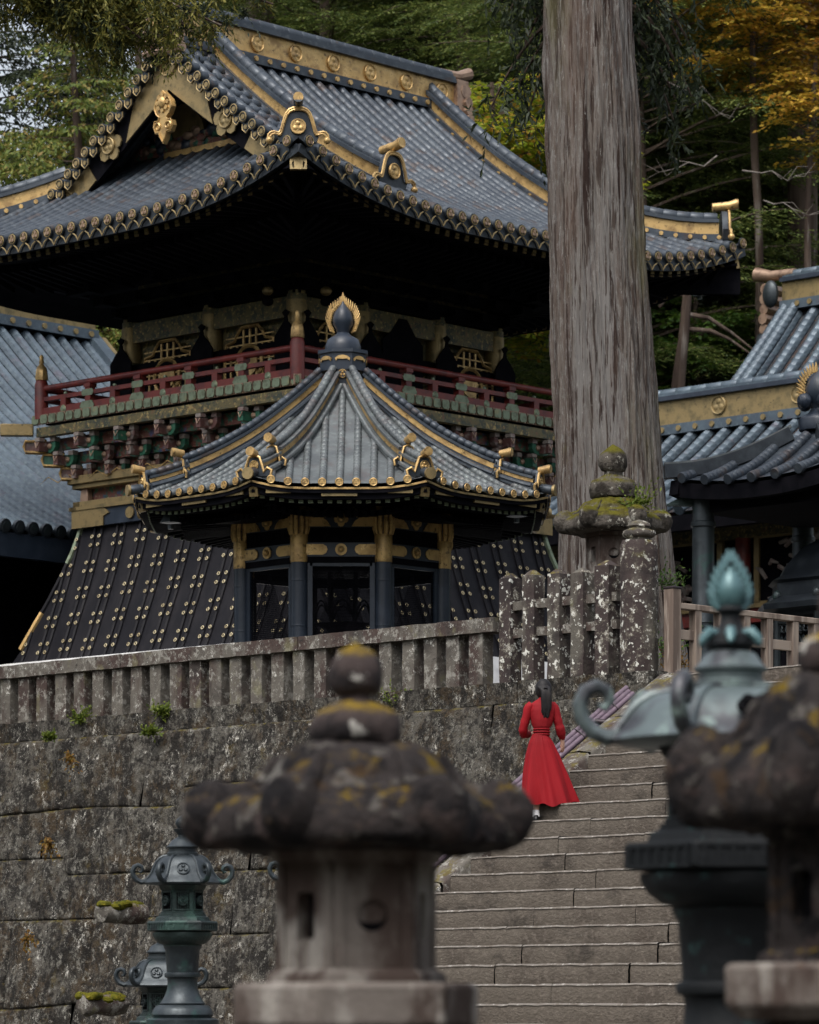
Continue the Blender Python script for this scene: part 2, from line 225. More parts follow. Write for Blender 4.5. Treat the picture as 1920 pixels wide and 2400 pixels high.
# roll of barrel tiles along a path, each tile a little cone so that the joints show
def roll(mb,path,r,seg,n=7,mi=0,up=(0,0,1),gd=.9):
    ds=[0.]
    for i in range(1,len(path)): ds.append(ds[-1]+(path[i]-path[i-1]).length)
    T=ds[-1]; k=max(1,int(round(T/seg))); P=np.array([tuple(p) for p in path]); pts=[]; rs=[]
    def at(d): return Vector([float(np.interp(d,ds,P[:,c])) for c in range(3)])
    for i in range(k):
        a=T*i/k; b=T*(i+1)/k; gv=min(.016,(b-a)*.14); pts+= [at(a),at(b-2*gv),at(b-gv)]; rs+=[r*1.01,r*.99,r*gd]
    mb.tube(pts,rs,n,mi,up=up)
def crest(mb,c,nrm,r,mi=0,md=None):   # round crest: rim and three leaves
    c=Vector(c); nrm=nz(nrm); a=nz(nrm.cross(Vector((0,0,1)))) ; b=a.cross(nrm)
    if md is None: md=mi
    mb.disc(c,nrm,r,.02,16,md)
    ring=[c+nrm*.022+(a*math.cos(t)+b*math.sin(t))*r*.9 for t in np.linspace(0,2*PI,17)]
    mb.tube(ring,r*.11,5,mi,cap=False)
    for k in range(3):
        t=PI/2+k*2*PI/3; p=c+nrm*.02+(a*math.cos(t)+b*math.sin(t))*r*.42
        mb.disc(p,nrm,r*.34,.014,9,mi,r*.16)
# ================================================================ drum tower  (local x = b, y = a)
AX=R(47)
def P_(d): t=d/5.1; return 14.36+3.4*(.62*t+.38*t*t)
B0,B1,A0,A1=-2.,9.1,-2.,8.2; GB0,GB1=.1,7.0
def lift(s,d): return .69*max(0,1-max(0,s)/4.2)**2.5*max(0,1-d/3.5)
def zmain(b,d): return P_(d)+lift(min(b-B0,B1-b),d)
def zside(a,d): return P_(d)+lift(min(a-A0,A1-a),d)
def vb(b,a,z): return Vector((b,a,z))
def drum_tower():
    t=thing('drum_tower','tall black and gold shrine tower with tiled gable roof, red balcony and studded skirt','shrine tower',W(697,0,62)*1.0,AX)
    t.location=(W(697,0,62).x,62,0)
    # ---- roof sheets and rolls
    m=MB()
    def front(b,d): return vb(b,A0+d,zmain(b,d))
    def back(b,d): return vb(b,A1-d,zmain(b,d))
    def left(a,d): return vb(B0+d,a,zside(a,d))
    def right(a,d): return vb(B1-d,a,zside(a,d))
    def dm_main(b):
        s=min(b-B0,B1-b); return 5.1 if GB0<=b<=GB1 else max(.02,s)
    def dm_side(a): return max(.02,min(a-A0,A1-a,3.25))
    def sheet(fn,lo,hi,dm,n,off=0.):
        us=np.linspace(lo,hi,n+1)
        m.grid(lambda u,v:fn(lo+(hi-lo)*u,dm(lo+(hi-lo)*u)*v),n,10,1)
    for fn in (front,back):
        sheet(fn,B0,GB0-.001,dm_main,10); sheet(fn,GB0,GB1,dm_main,30); sheet(fn,GB1+.001,B1,dm_main,10)
    for fn in (left,right): sheet(fn,A0,A1,dm_side,48)
    fn_up={0:(0,-.5,1),1:(0,.5,1),2:(-.5,0,1),3:(.5,0,1)}
    for q,(fn,lo,hi,dm) in enumerate(((front,B0,B1,dm_main),(back,B0,B1,dm_main),(left,A0,A1,dm_side),(right,A0,A1,dm_side))):
        n=int(round((hi-lo)/.29)); st=(hi-lo)/n
        for i in range(n):
            u=lo+st*(i+.5); d1=dm(u)
            if d1<.3: continue
            path=[fn(u,d)+Vector((0,0,.05)) for d in np.linspace(-.06,d1,max(4,int(d1*3)))]
            roll(m,path,.088,.2 if q in (0,2) else .5,9,0,up=fn_up[q],gd=.94)
    m.build('roof',['tile','valley'],t)
    # ---- eave ends: gilt discs and pointed pendants
    for q,(fn,lo,hi) in enumerate(((front,B0,B1),(left,A0,A1),(right,A0,A1))):
        m=MB(); n=int(round((hi-lo)/.29)); st=(hi-lo)/n; nr=[(0,-1,0),(-1,0,0),(1,0,0)][q]; U=[Vector((1,0,0)),Vector((0,1,0)),Vector((0,1,0))][q]
        for i in range(n):
            u=lo+st*(i+.5); c=fn(u,-.07)+Vector((0,0,.03)); m.disc(c,nr,.10,.03,12,1); m.disc(c+Vector(nr)*.03,nr,.05,.012,10,0); m.tube([c+Vector(nr)*.035+(U*math.cos(x)+Vector((0,0,1))*math.sin(x))*.078 for x in np.linspace(0,2*PI,11)],.012,4,0,cap=False); 
            for k in range(3):
                an=PI/2+k*2*PI/3; m.disc(c+Vector(nr)*.04+(U*math.cos(an)+Vector((0,0,1))*math.sin(an))*.036,nr,.027,.012,6,2)
            if i<n-1:
                u2=lo+st*(i+1); c=fn(u2,-.05); a=.135
                m.plate([(-a,.03),(-a,-.07),(-.05,-.12),(0,-.2),(.05,-.12),(a,-.07),(a,.03)],c,U,(0,0,1),.03 if q!=0 else -.03,1)
                o=Vector(nr)*.035; ed=[(-a,-.07),(-.05,-.125),(0,-.205),(.05,-.125),(a,-.07)]
                m.tube([c+U*x+Vector((0,0,z))+o for x,z in ed],.013,4,0,cap=False)
            # fascia
        fp=[fn(u,.02)+Vector((0,0,-.16)) for u in np.linspace(lo,hi,40)]
        for i in range(39): m.beam(fp[i],fp[i+1],.1,.14,1)
        m.build('eave_tile_ends',['gold_dull','tile_dark','copper'],t)
    # ---- soffit and rafters with gilt tips
    m=MB()
    bi0,bi1,ai0,ai1=1.1-.25,6.0+.25,1.1-.25,5.1+.25
    def soff(fn,lo,hi,dmx):
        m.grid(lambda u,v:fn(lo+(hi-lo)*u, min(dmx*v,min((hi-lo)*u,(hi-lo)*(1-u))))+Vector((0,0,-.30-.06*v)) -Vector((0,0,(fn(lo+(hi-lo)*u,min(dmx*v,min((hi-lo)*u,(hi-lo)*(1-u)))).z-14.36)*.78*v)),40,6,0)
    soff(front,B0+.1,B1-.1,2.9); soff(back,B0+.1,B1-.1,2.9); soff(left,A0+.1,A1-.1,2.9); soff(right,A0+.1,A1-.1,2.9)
    for q,(fn,lo,hi) in enumerate(((front,B0,B1),(left,A0,A1),(right,A0,A1))):
        n=int((hi-lo)/.235)
        for i in range(1,n):
            u=lo+(hi-lo)*i/n; s=min(u-lo,hi-u)
            if s<.25: continue
            L=min(2.4,s)
            p=fn(u,.14)+Vector((0,0,-.30)); e=fn(u,L); e.z=lerp(e.z,14.36,.6)-.36
            m.beam(p,e,.075,.10,0); dd=nz(p-e); m.beam(p,p+dd*.02,.088,.112,1)
            p2=fn(u,1.0); p2.z=lerp(p2.z,14.3,.3)-.52; e2=fn(u,max(1.05,L)); e2.z=14.0
            if L>1.2: m.beam(p2,e2,.08,.10,0); pass
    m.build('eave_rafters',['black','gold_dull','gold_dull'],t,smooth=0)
    # hip rafter ends with gilt caps
    m=MB()
    for (b,a,sx,sy) in ((B0,A0,1,1),(B1,A0,-1,1),(B0,A1,1,-1)):
        p=vb(b+sx*.12,a+sy*.12,14.36+.66-.30); e=vb(b+sx*2.6,a+sy*2.6,14.0); m.beam(p,e,.2,.26,0); m.beam(p,p+nz(p-e)*.06,.26,.3,1)
        m.build('hip_rafter',['black','gold_dull'],t); m=MB()
    # ---- gable
    zs=lambda a:P_(min(a-A0,A1-a))
    m=MB(); pl=[]
    for a in np.linspace(.9,5.3,23): pl.append((a,zs(a)-.05))
    m.plate([(pl[-1][0],16.1),(pl[0][0],16.1)]+pl,vb(1.25,0,0),(0,1,0),(0,0,1),.1,0)
    m.plate([(pl[-1][0],16.1),(pl[0][0],16.1)]+pl,vb(5.85,0,0),(0,1,0),(0,0,1),-.1,0)
    gw=m.build('gable_wall',['black'],t)
    for sgn in (-1,1):
        m=MB(); A=[3.1+sgn*s for s in np.linspace(0.,3.05,22)]; g=lambda a:.74-.24*abs(a-3.1)/3.-.1*math.sin(abs(a-3.1)/3.*PI)
        up=[(a,zs(a)-.06) for a in A]; lo=[(a,zs(a)-.06-g(a)) for a in A]
        m.plate(up+lo[::-1],vb(GB0+.1,0,0),(0,1,0),(0,0,1),-.1,0)
        # gilt sheets on the board with cut away scroll edges
        for (s0,s1) in ((0.,1.05),(1.8,3.0)):
            A=[3.1+sgn*s for s in np.linspace(s0,s1,9)]
            up=[(a,zs(a)-.09) for a in A]; lo=[(a,zs(a)-.06-g(a)+.03) for a in A]
            if s0<1: up[-1]=(A[-1]-sgn*.2,up[-1][1]+.16); up[-2]=(A[-2]-sgn*.05,up[-2][1]-.12)
            else: up[0]=(A[0]+sgn*.22,up[0][1]-.14); up[1]=(A[1]+sgn*.1,up[1][1]+.02)
           
            m.plate(up+lo[::-1],vb(GB0-.002,0,0),(0,1,0),(0,0,1),-.02,1)
        # rosette with leaves at mid-board and inscribed ring near the ends
        a=3.1+sgn*1.42; c=vb(GB0-.02,a,zs(a)-.30)
        for k in range(5): an=k*2*PI/5+.3; m.disc(c+Vector((-.02,math.cos(an)*.19,math.sin(an)*.16)),(-1,0,0),.12,.03,8,1)
        crest(m,c+Vector((-.05,0,0)),(-1,0,0),.15,1)
        for s in ((.0,2.55) if sgn>0 else (2.55,)):
            a=3.1+sgn*s; c=vb(GB0-.01,a,zs(a)-(.34 if s<1 else .28)); m.tube([c+Vector((-.03,math.cos(x)*.2,math.sin(x)*.2)) for x in np.linspace(0,2*PI,17)],.02,5,1,cap=False)
        m.build('barge_board',['black','gold_dull'],t)
    # pendant
    m=MB()
    half=[(0,.42),(.12,.3),(.3,.12),(.36,-.1),(.26,-.3),(.14,-.4),(.2,-.5),(.34,-.5),(.38,-.66),(.3,-.84),(.16,-.86),(.12,-1.0),(0,-1.18)]
    pts=half+[(-x,z) for x,z in half[-2:0:-1]]
    c=vb(GB0-.06,3.1,16.72); pts=[(x*.62,z*.56) for x,z in pts]; m.plate([(x,z) for x,z in pts],c,(0,1,0),(0,0,1),-.09,0)
    for sg in (1,-1):
        m.tube([c+Vector((-.1,sg*(.12+.08*math.cos(x)*(1-x/9)),-.37+.08*math.sin(x)*(1-x/9))) for x in np.linspace(0,6.5,20)],.018,5,0)
    m.ell(c+Vector((-.12,0,.03)),(.05,.09,.10),10,7,0)
    for k in range(8): m.disc(c+Vector((-.09,.12*math.cos(k*PI/4),.03+.13*math.sin(k*PI/4))),(-1,0,0),.04,.03,7,0)
    for sg in (1,-1): m.tube([c+Vector((-.1,x,z)) for x,z in [(sg*p[0]*.92,p[1]*.95) for p in pts[:13]]],.012,5,0,cap=False)
    m.build('gable_pendant',['gold'],t)
    # carved gable beam
    m=MB(); m.beam(vb(1.1,1.3,16.32),vb(1.1,4.9,16.32),.25,.26,0); m.beam(vb(1.0,2.0,16.16),vb(1.0,4.1,16.16),.18,.1,1)
    rg=random.Random(3)
    for k in range(34): m.ell(vb(.94+rg.random()*.05,1.5+3.2*rg.random(),16.25+rg.random()*.26),(.07,.06+.1*rg.random(),.05+.06*rg.random()),7,5,rg.choice([0,2,2,3,4]))
    m.plate([(-.55,0),(.55,0),(.5,.2),(.2,.5),(0,.55),(-.2,.5),(-.5,.2)],vb(1.05,3.7,16.45),(0,1,0),(0,0,1),-.1,5)
    for a in (2.3,2.7,3.9): m.disc(vb(1.1,a,16.7),(-1,0,0),.17,.06,7,5)
    m.build('gable_carving',['carving','gold','copper','arm_green','bluelacq','gold_dull'],t)
    # verge rolls along the gable edge
    m=MB()
    for sgn in (-1,1):
        for s in np.arange(.2,3.15,.215):
            a=3.1+sgn*s; z=zs(a)+.03; p=vb(GB0-.14,a,z); roll(m,[p,vb(GB0+.62,a,z+.06)],.092,.2,9,0)
            m.disc(p,(-1,0,0),.10,.03,12,2); m.tube([p+Vector((-.035,.078*math.cos(x),.078*math.sin(x))) for x in np.linspace(0,2*PI,11)],.012,4,1,cap=False); m.disc(p+Vector((-.02,0,0)),(-1,0,0),.045,.02,7,1)
            a2=a+sgn*.03; q=vb(GB0-.1,a2,z-.17); m.plate([(-.085,.08),(-.085,-.03),(0,-.1),(.085,-.03),(.085,.08)],q,(0,1,0),(0,0,1),-.03,2); m.tube([q+Vector((-.035,y_,z_)) for y_,z_ in ((-.08,.06),(-.08,-.03),(0,-.095),(.08,-.03),(.08,.06))],.012,4,1,cap=False); m.disc(q+Vector((-.03,0,0)),(-1,0,0),.04,.02,7,1)
        pp=[vb(GB0+.68,3.1+sgn*s,zs(3.1+sgn*s)+.03) for s in np.linspace(.1,3.7,12)]
        roll(m,pp,.09,.24,7,0,up=(0,0,1))
    m.build('verge_tiles',['tile','gold_dull','tile_dark'],t)
    # ---- main ridge
    m=MB(); zr=17.72; L0,L1=GB0+.05,GB1-.05; mid=(L0+L1)/2; Ln=L1-L0
    m.box(vb(mid,3.1,zr+.05),(Ln,.62,.16),0); m.box(vb(mid,3.1,zr+.33),(Ln,.42,.42),1); m.box(vb(mid,3.1,zr+.135),(Ln,.52,.03),1)
    m.box(vb(mid,3.1,zr+.57),(Ln+.05,.58,.07),0); m.box(vb(mid,3.1,zr+.645),(Ln+.05,.42,.06),0); roll(m,[vb(L0-.1,3.1,zr+.71),vb(L1+.1,3.1,zr+.71)],.12,.35,9,0)
    for k,b in enumerate(np.arange(L0+.35,L1,.33)): 
        for s in (-1,1): m.disc(vb(b,3.1+s*.31,zr+.05),(0,s,0),.045,.03,8,1)
    m.build('main_ridge',['tile','gold'],t)
    for b in np.arange(1.01,6.8,.93):
        m=MB(); crest(m,vb(b,3.1-.215,zr+.34),(0,-1,0),.15,0); m.build('ridge_crest',['gold'],t)
    for b,s in ((L0,-1),(L1,1)):   # ridge-end ornament
        m=MB()
        for k,(w,z,h,dp) in enumerate(((.9,zr-.1,.16,.3),(.78,zr+.06,.16,.36),(.7,zr+.22,.18,.4),(.62,zr+.42,.24,.34))): 
            m.tube([vb(b+s*dp*.6,3.1-w/2,z),vb(b+s*dp*.6,3.1+w/2,z)],h*.55,8,0)
        m.box(vb(b+s*.12,3.1,zr+.3),(.3,.6,.62),0); m.tube([vb(b-s*.2,3.1,zr+.74),vb(b+s*.3,3.1,zr+.76),vb(b+s*.62,3.1,zr+.86)],[.09,.09,.11],9,0)
        m.disc(vb(b+s*.3,3.1,zr+.3),(s,0,0),.2,.08,12,1); m.build('ridge_end_ornament',['copper','gold'],t)
    # ---- descending ridges
    def ridge(path,name,w=.24,h=.3,orn=None,od=None,tail=True):
        m=MB(); U=Vector((0,0,1))
        for i in range(len(path)-1):
            p,q=path[i],path[i+1]
            m.beam(p+U*.06,q+U*.06,w+.14,.12,0); m.beam(p+U*(.06+h*.5),q+U*(.06+h*.5),w,h*.8,1); m.beam(p+U*(.06+h),q+U*(.06+h),w+.1,.06,0)
        roll(m,[p+U*(.06+h+.07) for p in path],.10,.24,8,0)
        k=0
        sd=nz((path[-1]-path[0]).cross(U))
        ds=np.linspace(0,len(path)-1.01,12)
        for x in ds:
            i=int(x); p=path[i].lerp(path[i+1],x-i)
            for s in (-1,1): m.disc(p+U*.06+sd*s*(w/2+.07),sd*s,.04,.025,7,1)
        o=m.build(name,['tile','gold'],t)
        e=path[-1]; d=nz(Vector((path[-1]-path[-3]).xy.to_3d())); s=d.cross(U)
        m=MB(); sc=1. if od is None else od
        om=[(-.48,-.12),(-.5,.0),(-.4,.06),(-.3,.0),(-.26,.16),(-.2,.36),(-.1,.44),(.1,.44),(.2,.36),(.26,.16),(.3,.0),(.4,.06),(.5,.0),(.48,-.12)]
        c=e+d*.1+U*.12
        m.plate([(-.3*sc,-.12*sc)]+[(x*sc*.9,z*sc*.95) for x,z in om[2:-2]]+[(.3*sc,-.12*sc)],c-d*.05,s,U,.1 if s.cross(U).dot(d)>0 else -.1,1)
        for off in (0,.06):
            pts=[c+d*.08+s*x*sc*(1-off*.9)+U*(z*sc-off*.55) for x,z in om]
            for lp in range(1):
                sm=[]
                for i in range(len(pts)-1):
                    for q in (0,.5): sm.append(pts[i].lerp(pts[i+1],q))
                sm.append(pts[-1]); sm2=[sm[0]]+[(sm[i-1]+sm[i]*2+sm[i+1])/4 for i in range(1,len(sm)-1)]+[sm[-1]]
            m.tube(sm2,.021*sc,6,0)
        for q in (-1,1): m.ell(c+d*.08+s*q*.47*sc+U*-.1*sc,(.06*sc,.06*sc,.06*sc),8,6,0)
        crest(m,c+d*.07+U*.13*sc,d,.13*sc,0)
        m.tube([c-d*.2+U*.5*sc,c+d*.1+U*.53*sc,c+d*.24+U*.57*sc],[.075*sc,.08*sc,.09*sc],10,1 if od else 0); m.disc(c+d*.24+U*.57*sc,d,.085*sc,.012,10,0)
        m.build(orn or 'ridge_end_ornament',['gold','tile_dark'],o)
        return o
    for b in (.98,6.35):
        ridge([front(b,d)+Vector((0,0,.05)) for d in np.linspace(4.95,.95,14)],'descending_ridge')
        ridge([back(b,d)+Vector((0,0,.05)) for d in np.linspace(4.95,.95,10)],'descending_ridge')
    for (b,a,sx,sy) in ((B0,A0,1,1),(B1,A0,-1,1),(B0,A1,1,-1),(B1,A1,-1,-1)):
        path=[vb(b+sx*d,a+sy*d,P_(d)+lift(d,d)+.03) for d in np.linspace(2.3,.32,9)]
        ridge(path,'hip_ridge',od=.95 if b<0 and a<0 else None)
    # fallen needles caught between the tiles of the front slope
    # ---- body of the upper storey
    m=MB(); b0,b1,a0,a1=1.1,6.0,1.1,5.1; cx,cy=(b0+b1)/2,(a0+a1)/2
    m.box(vb(cx,cy,12.9),(b1-b0-.16,a1-a0-.16,2.4),0)
    m.build('upper_wall',['panelgold'],t,smooth=0)
    cols_f=[b0,b0+1.5,b0+3.4,b1]; cols_l=[a0,(a0+a1)/2,a1]
    m=MB()
    for z,h,w,mi in ((13.25,.34,.10,1),(12.62,.16,.14,0),(13.52,.14,.2,0),(11.95,.22,.16,0)):
        for (p,q) in ((vb(b0-.1,a0-.06,z),vb(b1+.1,a0-.06,z)),(vb(b0-.06,a0-.1,z),vb(b0-.06,a1+.1,z)),(vb(b1+.06,a0-.1,z),vb(b1+.06,a1+.1,z))): m.beam(p,q,w,h,mi)
    m.build('tie_beams',['black','panelgold'],t,smooth=0)
    clist=[(b,a0) for b in cols_f]+[(b0,a) for a in cols_l[1:]]+[(b1,a) for a in cols_l[1:]]
    for (b,a) in clist:
        m=MB(); m.tube([vb(b,a,11.8),vb(b,a,13.5)],.17,14,0); m.tube([vb(b,a,12.75),vb(b,a,13.35)],.18,14,1); m.tube([vb(b,a,11.95),vb(b,a,12.3)],.18,14,1)
        m.build('gilt_column',['panelgold','gold_dull'],t)
    def ogee(w,h): return [(-w,0),(w,0),(w,h*.62),(w*.55,h*.74),(w*.16,h*.83),(w*.1,h*.9),(w*.32,h*.96),(0,h),(-w*.32,h*.96),(-w*.1,h*.9),(-w*.16,h*.83),(-w*.55,h*.74),(-w,h*.62)]
    for (b,a) in clist:
        for nr in ([(0,-1,0)] if a==a0 else [])+([(-1,0,0)] if b==b0 else [])+([(1,0,0)] if b==b1 and a!=a0 else []):
            n=Vector(nr); U=Vector((1,0,0)) if nr[1] else Vector((0,1,0)); m=MB()
            m.plate(ogee(.26,1.15),vb(b,a,12.02)+n*.24,U,(0,0,1),.03 if U.cross(Vector((0,0,1))).dot(n)>0 else -.03,0); m.build('pointed_column_panel',['black'],t,smooth=0)
    # cusped lattice windows
    def cwin(c,U,n,w=.6,h=1.08):
        m=MB(); Z=Vector((0,0,1)); out=[(-w,0),(-w,h*.5),(-w*.92,h*.66),(-w*.6,h*.7),(-w*.5,h*.8),(-w*.32,h*.9),(w*.32,h*.9),(w*.5,h*.8),(w*.6,h*.7),(w*.92,h*.66),(w,h*.5),(w,0)]
        th=.03 if U.cross(Z).dot(n)>0 else -.03
        m.plate(out,c,U,Z,th,0)
        m.tube([c+n*.05+U*x+Z*z for x,z in out],.028,5,1,cap=False)
        for i in range(-3,4):
            x=i*w/4; top=h*(.86 if abs(i)<2 else .62); m.beam(c+n*.045+U*x,c+n*.045+U*x+Z*top,.035,.03,1,up=n)
        for k in range(1,7):
            z=h*k/8; m.beam(c+n*.05-U*w*.95+Z*z,c+n*.05+U*w*.95+Z*z,.02,.02,1)
        m.tube([c+n*.07+U*math.cos(x)*w*.5+Z*(h*.32+math.sin(x)*w*.5) for x in np.linspace(0,2*PI,20)],.035,5,1,cap=False)
        m.disc(c+n*.05+Z*h*.32,n,w*.34,.03,10,1)
        m.build('cusped_window',['black','gold'],t,smooth=0)
    for x0,x1 in zip(cols_f[:-1],cols_f[1:]): 
        if x0!=cols_f[1]: cwin(vb((x0+x1)/2,a0-.05,12.06),Vector((1,0,0)),Vector((0,-1,0)))
    for y0,y1 in zip(cols_l[:-1],cols_l[1:]): cwin(vb(b0-.05,(y0+y1)/2,12.06),Vector((0,1,0)),Vector((-1,0,0)))
    m=MB(); m.plate([(-.5,0),(.5,0),(.5,.9),(.3,1.05),(.1,1.3),(-.1,1.3),(-.3,1.05),(-.5,.9)],vb(b0+2.45,a0-.09,12.05),(1,0,0),(0,0,1),.03,0)
    m.build('black_door_panel',['black'],t,smooth=0)
    # eave brackets (black, gilt edged), three tiers
    m=MB()
    for k,(o,z) in enumerate(((.12,13.62),(.42,13.8),(.75,13.98))):
        m.beam(vb(b0-o,a0-o,z),vb(b1+o,a0-o,z),.2,.15,0); m.beam(vb(b0-o,a0-o,z),vb(b0-o,a1+o,z),.2,.15,0); m.beam(vb(b1+o,a0-o,z),vb(b1+o,a1+o,z),.2,.15,0)
        for b in np.linspace(b0,b1,8):
            m.box(vb(b,a0-o-.14,z-.05),(.13,.34,.14),0)
        for a in np.linspace(a0,a1,6): 
            m.box(vb(b0-o-.14,a,z-.05),(.34,.13,.14),0)
    for s in (-1,1):
        for k in range(3):
            c=vb(b0,a0,13.3+.16*k)+Vector((s*.1-.12-.06*k,-s*.1-.12-.06*k,0)); m.ell(c+Vector((s*.24,-s*.24,0)),(.1,.1,.08),9,6,1 if k==1 else 0)
    m.build('eave_brackets',['black','gold_dull'],t,smooth=30)
    # ---- balcony
    m=MB(); X0,X1,Y0,Y1=0.,7.1,0.,6.2
    m.box(vb(3.55,3.1,11.74),(7.0,6.1,.10),0)
    for (p,q) in ((vb(-.02,-.02,11.55),vb(7.12,-.02,11.55)),(vb(-.02,-.02,11.55),vb(-.02,6.22,11.55)),(vb(7.12,-.02,11.55),vb(7.12,6.22,11.55))): m.beam(p,q,.16,.16,1)
    m.build('balcony_floor',['black','panelgold'],t,smooth=0)
    m=MB()
    def tabs(p,q,n,U):
        k=int((q-p).length/.215)
        for i in range(k+1):
            c=p.lerp(q,i/k); m.plate([(-.085,-.05),(-.06,-.075),(.06,-.075),(.085,-.05),(.085,.04),(.06,.07),(-.06,.07),(-.085,.04)],c+n*.04,U,(0,0,1),.02 if U.cross(Vector((0,0,1))).dot(n)>0 else -.02,0)
            m.beam(c+n*.02-Vector((0,0,.085)),c+n*.02+Vector((0,0,.085)),.19,.03,1,up=n)
    tabs(vb(-.05,-.05,11.77),vb(7.15,-.05,11.77),Vector((0,-1,0)),Vector((1,0,0))); tabs(vb(-.05,-.05,11.77),vb(-.05,6.25,11.77),Vector((-1,0,0)),Vector((0,1,0)))
    m.build('board_end_caps',['verdigris','copper'],t,smooth=0)
    m=MB()
    for p in (vb(0,0,0),vb(0,6.2,0),vb(7.1,0,0)):
        sx=-1 if p.x<1 else 1
    m.beam(vb(-.1,6.3,11.60),vb(-.5,6.7,11.60),.2,.2,0); m.build('corner_beam_cap',['gold_dull'],t,bev=.01); m=MB(); m.beam(vb(7.2,-.1,11.6),vb(7.6,-.5,11.6),.2,.2,0); m.build('corner_beam_cap',['gold_dull'],t,bev=.01)
    def railing(p,q,n):
        m=MB(); gs=[]; g=None; d=nz(q-p); Lx=(q-p).length; Z=Vector((0,0,1))
        def FT():
            nonlocal g
            g=MB(); gs.append(g)
        m.beam(p+Z*11.90,q+Z*11.90,.12,.13,0); m.beam(p+Z*12.12,q+Z*12.12,.10,.07,0); m.tube([p+Z*12.31,q+Z*12.31],.055,10,0)
        k=int(round(Lx/.62))
        for i in range(1,k):
            c=p.lerp(q,i/k)
            tall=i%2==0
            m.beam(c+Z*11.9,c+Z*(12.28 if tall else 12.1),.13,.12,0,up=n)
            if tall:
                m.box(c+Z*12.24,(.16,.16,.06),0,rz=0)
                FT(); g.plate([(-.15,0),(-.12,.055),(.12,.055),(.15,0),(.12,-.055),(-.12,-.055)],c+Z*12.12+n*.055,d,Z,.012 if d.cross(Z).dot(n)>0 else -.012,0)
                FT(); g.plate([(-.18,0),(-.12,.085),(.12,.085),(.18,0),(.12,-.085),(-.12,-.085)],c+Z*11.89+n*.065,d,Z,.012 if d.cross(Z).dot(n)>0 else -.012,0)
            else: FT(); g.disc(c+Z*11.9+n*.06,n,.075,.03,10,0,.04); FT(); g.ell(c+Z*12.175,(.035,.035,.035),8,6,0)
        o=m.build('balcony_railing',['red'],t)
        for g in gs: g.build('rail_fitting',['verdigris'],o,smooth=30)
    railing(vb(0,0,0),vb(7.1,0,0),Vector((0,-1,0))); railing(vb(0,0,0),vb(0,6.2,0),Vector((-1,0,0))); railing(vb(7.1,0,0),vb(7.1,6.2,0),Vector((1,0,0))); railing(vb(0,6.2,0),vb(7.1,6.2,0),Vector((0,1,0)))
    for (b,a) in ((0,0),(0,6.2),(7.1,0)):
        m=MB(); m.lathe([(.12,11.78),(.12,12.38),(.1,12.44),(.085,12.47)],14,(b,a,0),0); o=m.build('corner_post',['red'],t)
        g=MB(); g.lathe([(.105,12.46),(.11,12.5),(.098,12.62),(.085,12.68),(.05,12.72),(.035,12.75),(.045,12.78),(.035,12.83),(.04,12.86),(.02,12.9)],18,(b,a,0),0,fr=lambda an,s:1+.04*math.cos(an*9)*(1 if s<.4 else 0)); g.build('giboshi_cap',['gold'],o)
    # ---- brackets carrying the balcony
    def arm(mb,c,U,n,w,mi):
        hw=w/2; pr=[(-hw,.075),(-hw,-.02),(-hw+.05,-.085),(-hw+.12,-.11),(hw-.12,-.11),(hw-.05,-.085),(hw,-.02),(hw,.075),(hw-.09,.06),(hw-.13,.0),(-hw+.13,.0),(-hw+.09,.06)]
        mb.plate(pr,c+n*.05,U,(0,0,1),.1 if U.cross(Vector((0,0,1))).dot(n)<0 else -.1,mi)
        for sx in (-1,1): mb.box(c+U*sx*(hw-.06)+Vector((0,0,.115)),(.12,.12,.075),2)
        mb.ell(c+n*.056+U*.1,(.05,.05,.05),7,5,3); 
        mb.ell(c+n*.056-U*.1,(.05,.05,.05),7,5,3)
    rgl=random.Random(11)
    for side in (0,1):
        n=Vector((0,-1,0)) if side==0 else Vector((-1,0,0)); U=Vector((1,0,0)) if side==0 else Vector((0,1,0)); Ls=7.1 if side==0 else 6.2
        for k,(o,z) in enumerate(((.50,10.85),(.28,11.08),(.06,11.31))):
            m=MB(); lo,hi=o+.05,Ls-o-.05; nb=8 if side==0 else 7
            for i in range(nb):
                u=lerp(lo,hi,(i+.0)/(nb-1)); c=U*u-n*o+Vector((0,0,z)); arm(m,c,U,n,.46,rgl.choice((0,1,0)))
                m.beam(c+Vector((0,0,-.02)),c+n*.26+Vector((0,0,-.02)),.11,.15,rgl.choice((0,1,1))); m.tube([c+n*.26+Vector((-.0,0,.05))-U*.05,c+n*.275+Vector((0,0,-.04)),c+n*.26+Vector((0,0,.05))+U*.05],.012,5,3); m.box(c+n*.2+Vector((0,0,.10)),(.12,.12,.06),2)
            m.box(U*(Ls/2)-n*(o+.2)+Vector((0,0,z+.05)),(Ls-2*o,.1,.2) if side==0 else (.1,Ls-2*o,.2),4)
            m.build('bracket_tier',['arm_green','arm_brown','offwhite','copper','carving'],t,smooth=30)
    for k,(o,z) in enumerate(((.50,10.85),(.28,11.08),(.06,11.31))):
        for (b,a,sx,sy) in ((0,6.2,1,-1),(7.1,0,-1,1),(0,0,1,1)):
            c=vb(b+sx*o,a+sy*o,z); d=nz(Vector((-sx,-sy,0))); e=c+d*.36; m=MB(); m.beam(c-d*.3,e,.13,.19,0 if k==1 else 1); s=d.cross(Vector((0,0,1)))
            for w in (.08,-.08): m.tube([c+s*w+Vector((0,0,.09)),e+s*w+Vector((0,0,.09)),e+d*.03+s*w,e+s*w-Vector((0,0,.09)),c+s*w-Vector((0,0,.1))],.022,5,2)
            m.build('corner_bracket',['arm_green','arm_brown','gold'],t)
    m=MB(); m.box(vb(3.55,3.1,11.1),(5.9,5.0,.9),0); m.build('bracket_core',['carving'],t,smooth=0)
